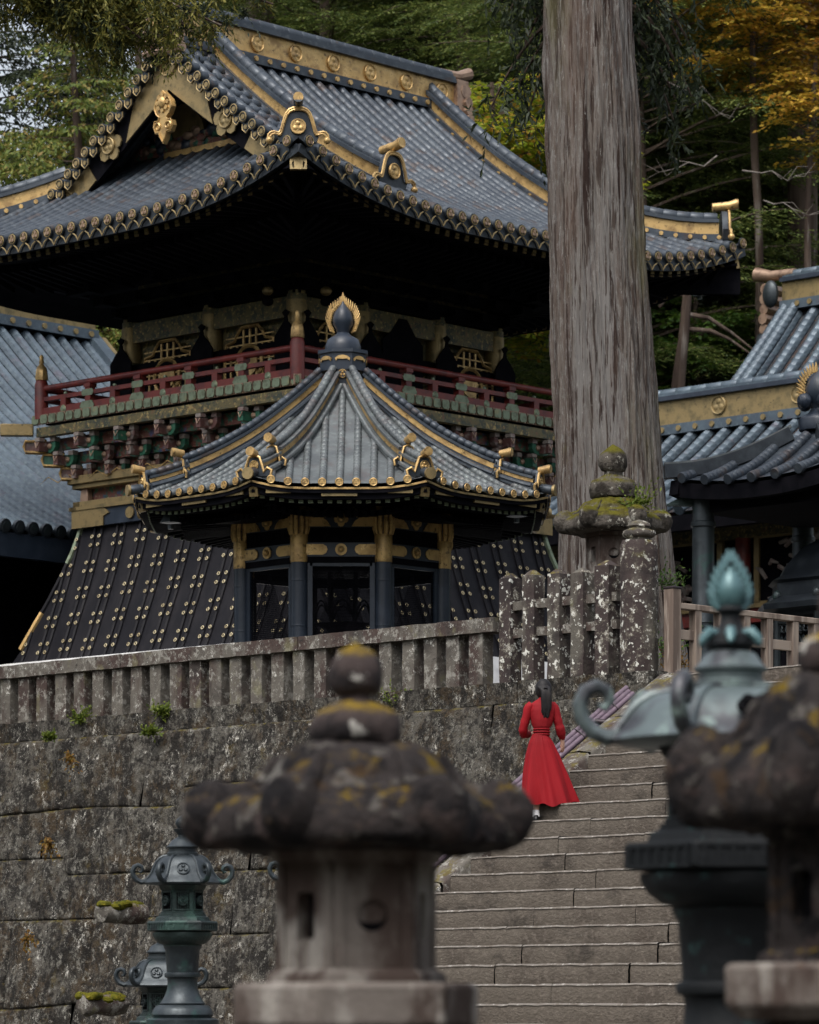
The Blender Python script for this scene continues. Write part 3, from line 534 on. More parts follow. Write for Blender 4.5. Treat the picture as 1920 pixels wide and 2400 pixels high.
    # ---- band above the skirt
    m=MB(); q=.5; m.box(vb(3.55,3.1,10.50),(7.1-2*q-.16,6.2-2*q-.16,.62),0); m.build('carved_band',['carving'],t,smooth=0)
    m=MB()
    def ring(z,h,o,w,mi):
        for p,qq in ((vb(o,o,z),vb(7.1-o,o,z)),(vb(o,o,z),vb(o,6.2-o,z)),(vb(7.1-o,o,z),vb(7.1-o,6.2-o,z)),(vb(o,6.2-o,z),vb(7.1-o,6.2-o,z))): 
            d=nz(qq-p)*(w/2); m.beam(p-d,qq+d,w,h,mi)
    ring(10.73,.14,.42,.22,0); ring(10.62,.08,.46,.18,0); ring(10.3,.12,.47,.18,0)
    for u in np.linspace(.62,5.6,5): 
        m.box(vb(.5,u,10.46),(.14,.2,.26),1,tp=.8)
        m.plate([(-.5,0),(-.25,.12),(0,0),(.25,.12),(.5,0),(.25,-.12),(0,0),(-.25,-.12)][:4]+[(.5,-.01),(.25,.1),(0,-.02),(-.25,.1)][:4],vb(.30,u+.5,10.73),(0,1,0),(0,0,1),-.015,2)
    for u in np.linspace(.62,6.5,6): m.box(vb(u,.5,10.46),(.2,.14,.26),1,tp=.8)
    m.build('gilt_moulding',['gold_dull','copper','gold'],t,bev=.012)
    m=MB(); ring(10.06,.3,.44,.12,0); ring(10.235,.06,.42,.18,1)
    for (b,a) in ((.37,5.42),(6.3,.37),(.37,.8),(.8,.37)):
        if b<.4: m.plate([(-.4,-.16),(.4,-.16),(.4,.16),(-.4,.16),(-.55 if a>3 else -.4,.05),(-.4,.0)],vb(b,a,10.06),(0,1,0),(0,0,1),-.02,1)
        else: m.plate([(-.4,-.16),(.4,-.16),(.4,.16),(-.4,.16),(-.52,.0)],vb(b,a,10.06),(1,0,0),(0,0,1),.02,1)
    for a in (1.7,3.1,4.35): m.disc(vb(.37,a,10.06),(-1,0,0),.1,.03,12,1)
    for b in (1.7,3.5,5.2): m.disc(vb(b,.37,10.06),(0,-1,0),.1,.03,12,1)
    m.build('skirt_head_beam',['bluelacq','gold_dull'],t,smooth=30)
    # ---- flared skirt: boards, battens in pairs, ring nails
    zk=[7.55,7.8,8.2,8.61,9.16,9.6,9.95]; kk=[-.37,-.25,-.09,.08,.28,.42,.5]
    K=lambda z:interp(z,zk,kk)
    m=MB()
    def face(side):
        n=[Vector((0,-1,0)),Vector((-1,0,0)),Vector((1,0,0)),Vector((0,1,0))][side]; U=[Vector((1,0,0)),Vector((0,1,0)),Vector((0,1,0)),Vector((1,0,0))][side]; Ls=[7.1,6.2,6.2,7.1][side]
        org=[Vector((0,0,0)),Vector((0,0,0)),Vector((7.1,0,0)),Vector((0,6.2,0))][side]
        pos=lambda u,z,o=0.:org+U*u-n*(K(z)-o)+Vector((0,0,z))
        m.grid(lambda u,v:(lambda z:pos(lerp(K(z),Ls-K(z),u),z))(7.55+2.4*v),2,12,0)
        if side>1: return
        np_=int(round(Ls+.7)/.57)
        for i in range(-1,np_+1):
            u0=.12+i*.57
            for e in (-.09,.09):
                u=u0+e; pts=[]
                for z in np.linspace(7.56,9.94,14):
                    if K(z)-.03<u<Ls-K(z)+.03: pts.append(pos(u,z,.012))
                if len(pts)>2:
                    m.tube(pts,.034,6,1,up=n)
                    for z0 in np.arange(7.72,9.9,.46):
                        for dz in (0,.15):
                            z=z0+dz+ (.02 if i%2 else 0)
                            if z<pts[-1].z-.03 and z>pts[0].z+.02:
                                c=pos(u,z,.05); nn=nz(n+Vector((0,0,.35))); a=nz(nn.cross(U))
                                m.tube([c+nn*.012+(U*math.cos(x)+a*math.sin(x))*.027 for x in np.linspace(0,2*PI,11)],.0085,5,2,cap=False); m.disc(c-nn*.01,nn,.024,.02,8,0)
    for sd in range(4): face(sd)
    m.build('studded_skirt',['blackwood','blackwood','stud'],t)
    m=MB()
    for (b,a,sx,sy) in ((0,6.2,1,-1),(7.1,0,-1,1),(0,0,1,1)):
        zz=list(np.linspace(7.6,9.94,12)); pts=[vb(b+sx*(K(z)-.01),a+sy*(K(z)-.01),z) for z in zz]
        m.tube(pts[1:5],.05,6,0); m.tube(pts[8:],.05,6,1); m.tube(pts[4:9],.045,6,2)
        m.build('skirt_corner_batten',['gold','verdigris','blackwood'],t); m=MB()
    m=MB(); 
    def pg(u,v):
        an=[(-.75,-.75),(7.85,-.75),(7.85,6.95),(-.75,6.95),(-.75,-.75)]; x=u*4; i=min(3,int(x)); f=x-i; p=(lerp(an[i][0],an[i+1][0],f),lerp(an[i][1],an[i+1][1],f)); c=(3.55,3.1); z=lerp(5.6,7.55,v); k=1.-.04*v*v
        return vb(c[0]+(p[0]-c[0])*k,c[1]+(p[1]-c[1])*k,z)
    m.grid(pg,16,8,0); m.box(vb(3.55,3.1,7.5),(8.2,7.2,.08),0); m.build('plaster_mound',['plaster'],t,smooth=0)
    return t
TOWER=drum_tower()
def wind_bell(loc,h,label,mat='bronze'):
    m=MB(); m.lathe([(.015,h*1.5),(.02,h),(.10*h/.28,h*.96),(.13*h/.28,h*.7),(.15*h/.28,h*.3),(.2*h/.28,0)],12,fr=lambda a,s:1+(.1*math.cos(a*4) if s>.7 else 0)); m.disc((0,0,-.03),(0,0,-1),.04,.06,8)
    o=m.build('wind_bell',[mat]); o.location=loc-Vector((0,0,h)); return tag(o,label,'wind bell','wind bells under the eave corners')
wind_bell(W(707,425,60.6),.3,"bronze wind bell hanging under the tower roof's nearest corner",'bronze_pale')
wind_bell(W(1640,652,67.6),.28,"bronze wind bell hanging from the tower roof's far right corner",'bronze_pale')
# ================================================================ octagonal pavilion
def octagon():
    C=W(804,0,56.5); t=thing('octagonal_pavilion','small octagonal pavilion with grey tile roof, gilt ridges and flaming jewel, before the black tower','pavilion',(C.x,56.5,0),0)
    Rr=3.19; zt,ze=11.03,8.95; H=zt-ze
    def zr(tt): return zt-H*(.42*tt+.58*(1-max(0.,1-tt)**1.9))
    T8=math.tan(PI/8)
    def fp(k,s,r):   # face k (0 faces camera); s lateral, r = distance from axis along face normal
        an=-PI/2+k*PI/4; n=Vector((math.cos(an),math.sin(an),0)); U=Vector((-math.sin(an),math.cos(an),0)); ap=Rr*math.cos(PI/8)
        tt=r/ap; e=abs(s)/(max(r,1e-3)*T8); z=zr(tt)+.10*max(0,e-.35)**2.2*max(0,tt-.45)/.55/.39
        return n*r+U*s+Vector((0,0,z))
    ap=Rr*math.cos(PI/8)
    m=MB()
    for k in range(8):
        m.grid(lambda u,v:fp(k,(2*u-1)*max(.25,ap*v)*T8,max(.25,ap*v)),10,14,0)
        an=-PI/2+k*PI/4; n=Vector((math.cos(an),math.sin(an),.6))
        for i in range(-5,6):
            s=i*.238; r0=max(.3,abs(s)/T8+.14)
            if r0>ap-.15: continue
            path=[fp(k,s,r)+Vector((0,0,.02)) for r in np.linspace(r0,ap+.03,14)]
            roll(m,path,.053,.125,10,0,up=n,gd=.76)
    m.build('roof',['tile_light'],t)
    for k in range(8):
        m=MB(); an=-PI/2+k*PI/4; n=Vector((math.cos(an),math.sin(an),0)); U=Vector((-math.sin(an),math.cos(an),0))
        for i in range(-5,6):
            s=i*.238
            if abs(s)>ap*T8-.04: continue
            c=fp(k,s,ap+.03)+Vector((0,0,.02)); m.disc(c,n,.062,.03,14,1)
            m.tube([c+n*.035+(U*math.cos(x)+Vector((0,0,1))*math.sin(x))*.05 for x in np.linspace(0,2*PI,15)],.009,5,0,cap=False); m.disc(c+n*.03,n,.043,.006,10,2)
            for q in range(3): x=PI/2+q*2*PI/3; m.disc(c+n*.034+(U*math.cos(x)+Vector((0,0,1))*math.sin(x))*.021,n,.018,.012,7,0)
        L=[fp(k,s,ap)+Vector((0,0,-.07)) for s in np.linspace(-ap*T8,ap*T8,11)]
        for p,q in zip(L[:-1],L[1:]): m.beam(p+n*.005,q+n*.005,.05,.028,0 if k==0 else 2); m.beam(p-n*.03+Vector((0,0,-.04)),q-n*.03+Vector((0,0,-.04)),.09,.05,3); m.beam(p-n*.1+Vector((0,0,-.1)),q-n*.1+Vector((0,0,-.1)),.12,.09,3)
        m.box(fp(k,0,ap-.02)+Vector((0,0,-.13)),(.5,.03,.1),2,rz=an+PI/2)
        for sg in(-1,1): m.box(fp(k,sg*.85,ap-.02)+Vector((0,0,-.12)),(.35,.03,.09),2,rz=an+PI/2)
        m.build('eave_tile_ends',['gold','tile_dark','gold_dull','black'],t)
        m=MB()
        for i in range(-8,9):
            s=i*.135
            p=fp(k,s,ap-.16); z0=p.z-.27; p.z=z0; q=fp(k,s*.75,ap-1.3); q.z=z0+.10
            m.beam(p,q,.06,.07,0); m.beam(p+n*.0,p+n*.015,.07,.08,1); 
            p=fp(k,s*.85,ap-.62); p.z=z0-.12; q=fp(k,s*.6,1.3); q.z=z0-.02; m.beam(p,q,.06,.07,0); m.beam(p,p+n*.01,.065,.075,2)
        m.build('rafters',['black','verdigris','black'],t,smooth=0)
    m=MB()
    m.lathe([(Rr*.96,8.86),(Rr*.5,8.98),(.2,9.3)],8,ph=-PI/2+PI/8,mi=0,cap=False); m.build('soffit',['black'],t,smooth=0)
    # corner ridges in two steps
    for k in range(8):
        an=-PI/2+PI/8+k*PI/4; d=Vector((math.cos(an),math.sin(an),0)); U=Vector((0,0,1)); sd=d.cross(U)
        def hp(r): return d*r+U*(zr(r/Rr)+.10*max(0,r/Rr-.45)/.55*.65**2.2/.39)
        o=None
        for (r0,r1,h) in ((.36,2.42,.21),(2.42,3.02,.14)):
            m=MB(); P=[hp(r) for r in np.linspace(r0,r1,14 if r0<1 else 6)]
            for p,q in zip(P[:-1],P[1:]):
                m.beam(p+U*.03,q+U*.03,.28,.08,0); m.beam(p+U*(.06+h*.43),q+U*(.06+h*.43),.15,h*.8,0); m.beam(p+U*(.06+h*.5),q+U*(.06+h*.5),.166,h*.33,1); m.beam(p+U*(.06+h*.86),q+U*(.06+h*.86),.22,.035,0)
            roll(m,[p+U*(.10+h) for p in P]+([hp(r1+.1)+U*(.12+h)]),.055,.125,9,0,gd=.78)
            for sg in (-1,1): roll(m,[p+U*.055+sd*sg*.125 for p in P],.035,.125,7,0)
            o=m.build('corner_ridge',['tile_light' if k in(7,0) else 'tile','gold'],t)
            m=MB(); e=P[-1]+d*.04
            cu=[(-.25,-.10),(-.27,-.02),(-.2,.02),(-.15,-.04),(-.12,.06),(-.08,.17),(0,.2),(.08,.17),(.12,.06),(.15,-.04),(.2,.02),(.27,-.02),(.25,-.10)]
            if h>.15: m.plate([(x*.8,z) for x,z in cu],e+U*.08,sd,U,.05 if sd.cross(U).dot(d)>0 else -.05,1); m.tube([e+d*.05+sd*x*.8+U*(z+.08) for x,z in cu],.018,6,0)
            else: m.plate([(x,z) for x,z in cu],e+U*.06,sd,U,.05 if sd.cross(U).dot(d)>0 else -.05,1); m.tube([e+d*.05+sd*x+U*(z+.06) for x,z in cu],.02,6,0); crest(m,e+d*.04+U*.12,d,.07,0)
            b=hp(r1)+d*.06+U*(.14+h); m.tube([b,b+d*.17+U*.02],[.056,.068],10,0); m.disc(b+d*.17+U*.02,d,.062,.012,10,0)
            m.build('ridge_end_ornament',['gold','tile_dark'],o)
        m=MB(); p=hp(3.02); roll(m,[hp(r)+U*.05 for r in (3.0,3.15,3.3)],.07,.125,9,0); m.disc(hp(3.3)+U*.05,d,.085,.04,12,1); m.beam(hp(2.4)-U*.28,hp(3.1)-U*.22,.12,.13,2); m.beam(hp(3.06)-U*.22,hp(3.14)-U*.22,.13,.14,1); m.build('corner_roll',['tile','gold_dull','black'],t)
    # finial
    m=MB(); ph=-PI/2+PI/8
    m.lathe([(.36,11.12),(.36,11.36),(.395,11.37),(.395,11.42),(.3,11.43)],8,ph=ph,mi=0)
    for k in range(8):
        an=-PI/2+k*PI/4; n=Vector((math.cos(an),math.sin(an),0)); U=Vector((-math.sin(an),math.cos(an),0)); c=n*.335+Vector((0,0,11.27))
        m.plate([(-.1,-.03),(-.07,.0),(0,-.005),(.07,.0),(.1,-.03),(.11,.01),(.06,.045),(0,.055),(-.06,.045),(-.11,.01)],c,U,(0,0,1),.02 if U.cross(Vector((0,0,1))).dot(n)>0 else -.02,1)
    crest(m,Vector((0,-.33,11.05)),(0,-1,0),.065,1,0); m.box((0,-.24,11.03),(.16,.16,.22),0)
    m.lathe([(.26,11.42),(.265,11.5),(.23,11.6),(.13,11.66),(.09,11.7),(.1,11.74),(.145,11.82),(.155,11.9),(.13,12.0),(.08,12.07),(.03,12.13),(.01,12.19)],24,mi=0)
    f=m.build('jewel_finial',['bluelacq','gold'],t); f.location.z=-.137
    m=MB()
    for sg in (-1,1):
        for i in range(17):
            u=i/16; c=Vector((sg*interp(u,[0,.3,.6,.85,1],[.15,.205,.165,.06,.01]),0,interp(u,[0,.3,.6,.85,1],[11.72,11.86,12.02,12.12,12.17])))
            d=Vector((sg*(.75-.72*u),0,.25+.85*u)).normalized(); L=.07+.03*math.sin(u*PI)+(.04 if i==16 else 0)
            m.tube([c-d*.03,c+d*L*.5+Vector((0,-.012,0)),c+d*L+Vector((-sg*.01,0,.02))],[.015,.014,.003],6,0)
        m.tube([Vector((sg*x,0,z)) for x,z in ((.13,11.70),(.185,11.8),(.195,11.9),(.16,12.03),(.10,12.10),(.04,12.14),(.008,12.18))],[.012,.018,.018,.018,.016,.014,.006],6,0)
    m.build('flame_halo',['gold'],f)
    # columns and beams
    rc=1.575; ph=-PI/2+PI/8; V=[Vector((rc*math.cos(ph+k*PI/4),rc*math.sin(ph+k*PI/4),0)) for k in range(8)]
    for v in V:
        m=MB(); m.tube([v+Vector((0,0,6.5)),v+Vector((0,0,8.72))],.12,18,0)
        for z in (7.75,7.1): m.lathe([(.125,z),(.127,z+.012),(.125,z+.024)],18,v,0)
        o=m.build('column',['bluelacq'],t)
        m=MB(); m.lathe([(.128,8.02),(.13,8.05),(.13,8.40),(.126,8.42)],18,v,0)
        for j in range(10): a=2*PI*j/10; m.tube([v+Vector((.115*math.cos(a),.115*math.sin(a),8.42)),v+Vector((.135*math.cos(a),.135*math.sin(a),8.5)),v+Vector((.13*math.cos(a),.13*math.sin(a),8.72))],[.03,.036,.03],7,0)
        d=nz(v); m.box(v+Vector((0,0,8.76)),(.36,.36,.08),0,rz=math.atan2(d.y,d.x)); m.build('gilt_capital',['gold'],o)
    for k in range(8):
        a,b=V[k-1],V[k]; mid=(a+b)/2; n=nz(mid); U=nz(b-a); L=(b-a).length; Z=Vector((0,0,1)); m=MB(); g=MB()
        m.beam(a+Z*8.2,b+Z*8.2,.11,.2,0); m.beam(a+Z*8.62,b+Z*8.62,.1,.2,0); m.beam(a+Z*8.41,b+Z*8.41,.05,.24,1); m.beam(a+Z*8.06,b+Z*8.06,.1,.09,1); m2=MB(); m2.beam(a+Z*6.75,b+Z*6.75,.1,.2,0); m2.build('ground_sill',['bluelacq'],t,smooth=0)
        th=lambda q:q if U.cross(Z).dot(n)>0 else -q
        for sg in (-1,1):
            c=mid+n*.06+Z*8.2
            g.plate([(sg*(L/2-.1),-.075),(sg*(L/2-.1),.075),(sg*.26,.075),(sg*.21,.045),(sg*.195,0),(sg*.21,-.045),(sg*.26,-.075)],c,U,Z,th(.015)*(1),0)
            c=mid+n*.055+Z*8.62
            g.plate([(sg*(L/2-.1),-.09),(sg*(L/2-.1),.09),(sg*.24,.09),(sg*.2,.05),(sg*.26,.03),(sg*.2,-.01),(sg*.15,-.09)],c,U,Z,th(.015),0)
        c=mid+n*.06+Z*8.2; g.disc(c,n,.085,.02,16,0); g.disc(c+n*.02,n,.05,.02,12,1); g.ell(c+n*.045,(.04,.04,.04),10,6,0)
        c=mid+n*.06+Z*8.63
        for j in range(4): x=PI/4*0+j*PI/2; g.disc(c+U*.055*math.cos(x)+Z*.055*math.sin(x),n,.05,.015,10,0)
        g.disc(c+n*.015,n,.055,.02,12,1); g.ell(c+n*.03,(.03,.03,.03),8,6,0)
        for x in (-.25,0,.25):
            for q in (-1,1): g.disc(mid+n*.03+U*(x+q*.05)+Z*8.42,n,.045,.01,8,2)
        g.tube([mid+n*.05+U*x+Z*z for x,z in ((-.26,8.74),(-.18,8.8),(-.15,8.92),(0,8.98),(.15,8.92),(.18,8.8),(.26,8.74))],.012,5,1)
        o=m.build('tie_beam',['bluelacq','black'],t,smooth=0); g.build('gilt_fittings',['gold','gold_dull','hole'],o,smooth=30)
        m=MB(); a2=a+(b-a)*.13; b2=b-(b-a)*.13
        for p in (a2,b2): m.beam(p+Z*6.8,p+Z*8.05,.07,.06,0,up=n)
        m.beam(a2+Z*8.0,b2+Z*8.0,.06,.07,0)
        if k in (0,7,1,2,6):
            nx=26 if k==0 else 20
            for i in range(nx*2):
                f=i/(nx*2)
                for sg in (-1,1):
                    p=a2.lerp(b2,f); hh=1.2
                    # diagonal wires
                    z0,z1=6.85,8.0; q=f+sg*(z1-z0)/L*.55
                    p0=(a2.lerp(b2,f),z0); 
                    fe=min(1,max(0,q)); ze_=z0+(z1-z0)*((fe-f)/(q-f)) if q!=f else z1
                    m.beam(p+Z*z0,a2.lerp(b2,fe)+Z*ze_,.006,.006,1,up=n)
                    if k==0:
                        zs_=z1-(z1-z0)*((fe-f)/(q-f)); m.beam(p+Z*z1,a2.lerp(b2,fe)+Z*zs_,.006,.006,1,up=n)
        m.build('wire_screen',['bluelacq','black'],t,smooth=0)
    m=MB(); m.lathe([(2.3,5.6),(2.3,5.95),(2.2,6.0),(2.2,6.5),(1.9,6.55),(1.9,6.7)],8,ph=ph,mi=0); m.build('stone_base',['fencestone'],t,smooth=0)
    # the dark lantern standing inside
    l=thing('octagonal_lantern','dark bronze octagonal lantern standing behind the wire screen of the small pavilion','lantern',(C.x,56.5,6.7),0)
    m=MB(); m.lathe([(.5,0),(.5,.12),(.3,.2),(.2,.35),(.24,.5),(.42,.58)],16); m.build('pedestal',['bronze_dark'],l)
    m=MB()
    for k in range(8): a=k*PI/4+PI/8; m.tube([(.45*math.cos(a),.45*math.sin(a),.58),(.5*math.cos(a),.5*math.sin(a),1.3)],.03,6); m.tube([(.45*math.cos(a+x)*1.,.45*math.sin(a+x),.65+.25*abs(math.sin(x*4))) for x in np.linspace(0,PI/4,7)],.015,5)
    m.lathe([(.5,1.3),(.62,1.32),(.55,1.45),(.3,1.7),(.1,1.85)],8,ph=PI/8); m.build('lantern_body',['bronze_dark'],l)
    for x,y,D,nm in ((640,1165,54.5,'left front'),(400,1205,55.3,'far left'),(980,1165,54.5,'right front'),(1211,1190,55.3,'far right')):
        wind_bell(W(x,y-12,D),.2,"small pale wind bell hanging under the pavilion's %s eave corner"%nm)
octagon()
# ================================================================ generic tiled slope: x across the ridge (down slope = -x), y along ridge
def slope(t,y0,y1,run,zr,drop,mat,sp,rr,seg,conc=.4,name='roof',back=True,nn=8):
    def f(y,d): q=d/run; return Vector((-d,y,zr-drop*((1+conc)*q-conc*q*q)))
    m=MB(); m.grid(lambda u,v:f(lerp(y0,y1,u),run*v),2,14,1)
    if back: m.grid(lambda u,v:Vector((run*v,lerp(y0,y1,u),f(0,run*v).z)),2,8,0)
    n=int((y1-y0)/sp)
    for i in range(n):
        y=y0+sp*(i+.5); roll(m,[f(y,d)+Vector((0,0,rr*.35)) for d in np.linspace(.15,run+.05,10)],rr,seg,nn,0,up=(-.6,0,1),gd=.94)
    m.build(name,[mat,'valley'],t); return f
def ridge_box(t,y0,y1,zr,h,mats,crs=None,step=1.2,face=-1,roset=.33):
    m=MB(); L=y1-y0; c=(y0+y1)/2
    m.box((0,c,zr+.08),(.6,L,.2),0); m.box((0,c,zr+.18+h/2),(.4,L,h),1); m.box((0,c,zr+.22+h),(.6,L,.09),2); m.box((0,c,zr+.29+h),(.4,L,.06),0); roll(m,[Vector((0,y0,zr+.35+h)),Vector((0,y1,zr+.35+h))],.11,.4,8,0)
    k=int(L/roset)
    for i in range(k): m.disc((face*.3,y0+(i+.5)*roset,zr+.08),(face,0,0),.06,.03,9,1)
    o=m.build('ridge',mats,t)
    if crs:
        k=int(L/step)
        for i in range(k): m=MB(); crest(m,Vector((face*.2,y0+(i+.5)*step,zr+.2+h/2)),(face,0,0),crs,0); m.build('ridge_crest',['gold_dull'],o)
    return o
# left hall: ridge runs along b, visible slope falls towards -a ; local frame turned so that -x is down slope
def left_hall():
    # down-slope direction in world = -A = (sin47,-cos47); local -x -> that, so local x = A direction, local y = -B
    D=77.; p=W(100,740,D); t=thing('left_hall','large hall behind the tower at the left, blue grey tile roof above a dark front','hall',(p.x,D,0),AX+PI/2)
    zr=p.z-.35; B_=Vector((math.sin(R(43)),math.cos(R(43)),0)); 
    # far verge end at pixel x~185
    run=7.2; drop=zr-10.03
    yv=-1.15
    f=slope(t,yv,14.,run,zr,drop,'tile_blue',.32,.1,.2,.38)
    ridge_box(t,yv-.1,14.,zr,.5,['tile_blue','gold_dull','tile_dark'],None,roset=.42)
    m=MB()
    for off,w,h,mi in ((0.,.3,.3,0),(-.28,.12,.55,1)):
        P=[f(yv+off-.05,d)+Vector((0,0,.1 if mi==0 else -.12)) for d in np.linspace(0,run,12)]
        for a,b in zip(P[:-1],P[1:]): m.beam(a,b,w,h,mi)
    for d in np.linspace(.8,run,7): m.disc(f(yv-.36,d)+Vector((0,0,-.1)),(0,-1,0),.12,.06,9,2)
    m.build('verge_board',['tile_blue','gold_dull','bronze'],t)
    m=MB()
    for i in range(47): y=yv+.32*(i+.5); p=f(y,run+.05); m.disc(p+Vector((0,0,.02)),(-1,0,-.2),.125,.07,11,0); m.disc(p+Vector((-.07,0,.0)),(-1,0,-.2),.08,.01,9,1)
    m.box((-run,6.4,9.70),(.15,15.2,.42),2); m.build('eave_edge',['tile_dark','bronze','bluelacq'],t)
    m=MB(); m.box((-2.2,6.,8.2),(6.,16.,5.6),0); m.build('hall_wall',['black'],t,smooth=0)
    for y in (1.2,4.4,7.6): m=MB(); m.tube([(-run+.9,y,5.6),(-run+.9,y,9.6)],.17,12); m.build('hall_column',['panelgold'],t)
    m=MB(); m.box((-run+1.2,5.,6.3),(.1,10.,.9),0); m.build('red_panel',['red'],t,smooth=0)
    for y in (-1.3,-1.6):
        pass
left_hall()
# ================================================================ right side
def corridor():
    D=77.; p=W(1700,893,D); t=thing('corridor_roof_building','long low corridor with blue tile roof and gilt crested ridge, right of the cedar trunk','corridor',(p.x,D,0),AX)
    zr=p.z-.5-.46; run=3.3; drop=2.1
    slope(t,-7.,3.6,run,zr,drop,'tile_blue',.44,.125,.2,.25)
    ridge_box(t,-7.,3.6,zr,.5,['tile_blue','gold_dull','bluelacq'],.19,2.0,roset=.43)
    m=MB(); m.box((-run+.1,-1.4,zr-drop-.22),(.2,11.2,.3),0); m.build('eave_edge',['black'],t,smooth=0)
    ze=zr-drop; m=MB(); m.box((-1.9,-1.4,(5.6+ze)/2),(.3,11,ze-5.6),0); m.build('dark_wall',['black'],t,smooth=0)
    m=MB(); m.box((-2.2,-1.4,11.15),(.3,11,.3),0); m.box((-2.15,-1.4,10.82),(.2,11,.26),1); m.build('carved_beam',['carving','panelgold'],t,smooth=0)
    for y in (-2.1,1.2,4.4): 
        m=MB(); m.tube([(-2.1,y,5.6),(-2.1,y,10.7)],.16,12); m.build('red_column',['red'],t); m=MB(); m.box((-2.15,y-1.6,9.18),(.2,3.,.26),0); m.box((-2.2,y-1.6,9.36),(.2,3.,.08),1); m.build('red_lintel',['red','gold_dull'],t)
        m=MB(); m.box((-2.12,y-1.6,10.05),(.08,2.5,1.3),0); 
        for q in (-1,1): m.box((-2.16,y-1.6+q*1.2,10.05),(.1,.12,1.4),1)
        for q in (-1,1): m.box((-2.16,y-1.6,10.05+q*.66),(.1,2.5,.12),1)
        rg=random.Random(int(y*7)+50)
        for k in range(44):
            a=Vector((-2.2,y-1.6+rg.uniform(-1,1),10.05+rg.uniform(-.55,.5))); b=a+Vector((0,rg.uniform(-.4,.4),rg.uniform(-.3,.3))); m.tube([a,a.lerp(b,.5)+Vector((-.05,rg.uniform(-.1,.1),.05)),b],[.04,.05,.02],6,2)
        m.build('carved_panel',['black','gold_dull','offwhite'],t,smooth=30)
corridor()
def main_hall():
    D=83.; p=W(1838,664,D); t=thing('high_roof_hall','high hall at the right edge with steep pale blue roof and copper ridge end','hall',(p.x,D,0),AX)
    zr=p.z-.62; run=7.4; drop=6.4
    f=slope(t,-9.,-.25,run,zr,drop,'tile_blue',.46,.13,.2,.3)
    ridge_box(t,-9.,-.1,zr,.42,['tile_blue','gold_dull','bluelacq'],None)
    m=MB()
    for y in (-.2,-.45): roll(m,[f(y,d)+Vector((0,0,.26)) for d in np.linspace(.2,run,12)],.13,.2,8,0,up=(-.6,0,1))
    P=[f(-.32,d)+Vector((0,0,.1)) for d in np.linspace(0,run,12)]
    for a,b in zip(P[:-1],P[1:]): m.beam(a,b,.5,.2,1)
    m.build('verge_ridge',['tile_blue','tile_dark'],t)
    m=MB()
    for i,(z,w) in enumerate(((.5,.55),(.28,.6),(.06,.6),(-.16,.68),(-.38,.62),(-.6,.8),(-.85,.95),(-1.1,1.2))): m.tube([(.25,.3,zr+z),(-w*.55,.3,zr+z)],.12,9,0 if i<5 else 1)
    m.tube([(0,-.3,zr+.8),(0,.35,zr+.82),(0,.75,zr+.9)],[.11,.12,.16],10,0); m.ell((-.35,.1,zr+.35),(.12,.2,.3),10,8,1)
    m.build('ridge_end_ornament',['copper','bronze'],t)
    m=MB(); m.box((-2.,-5.,9.),(4.,8.,6.),0); m.build('hall_wall',['black'],t,smooth=0)
main_hall()
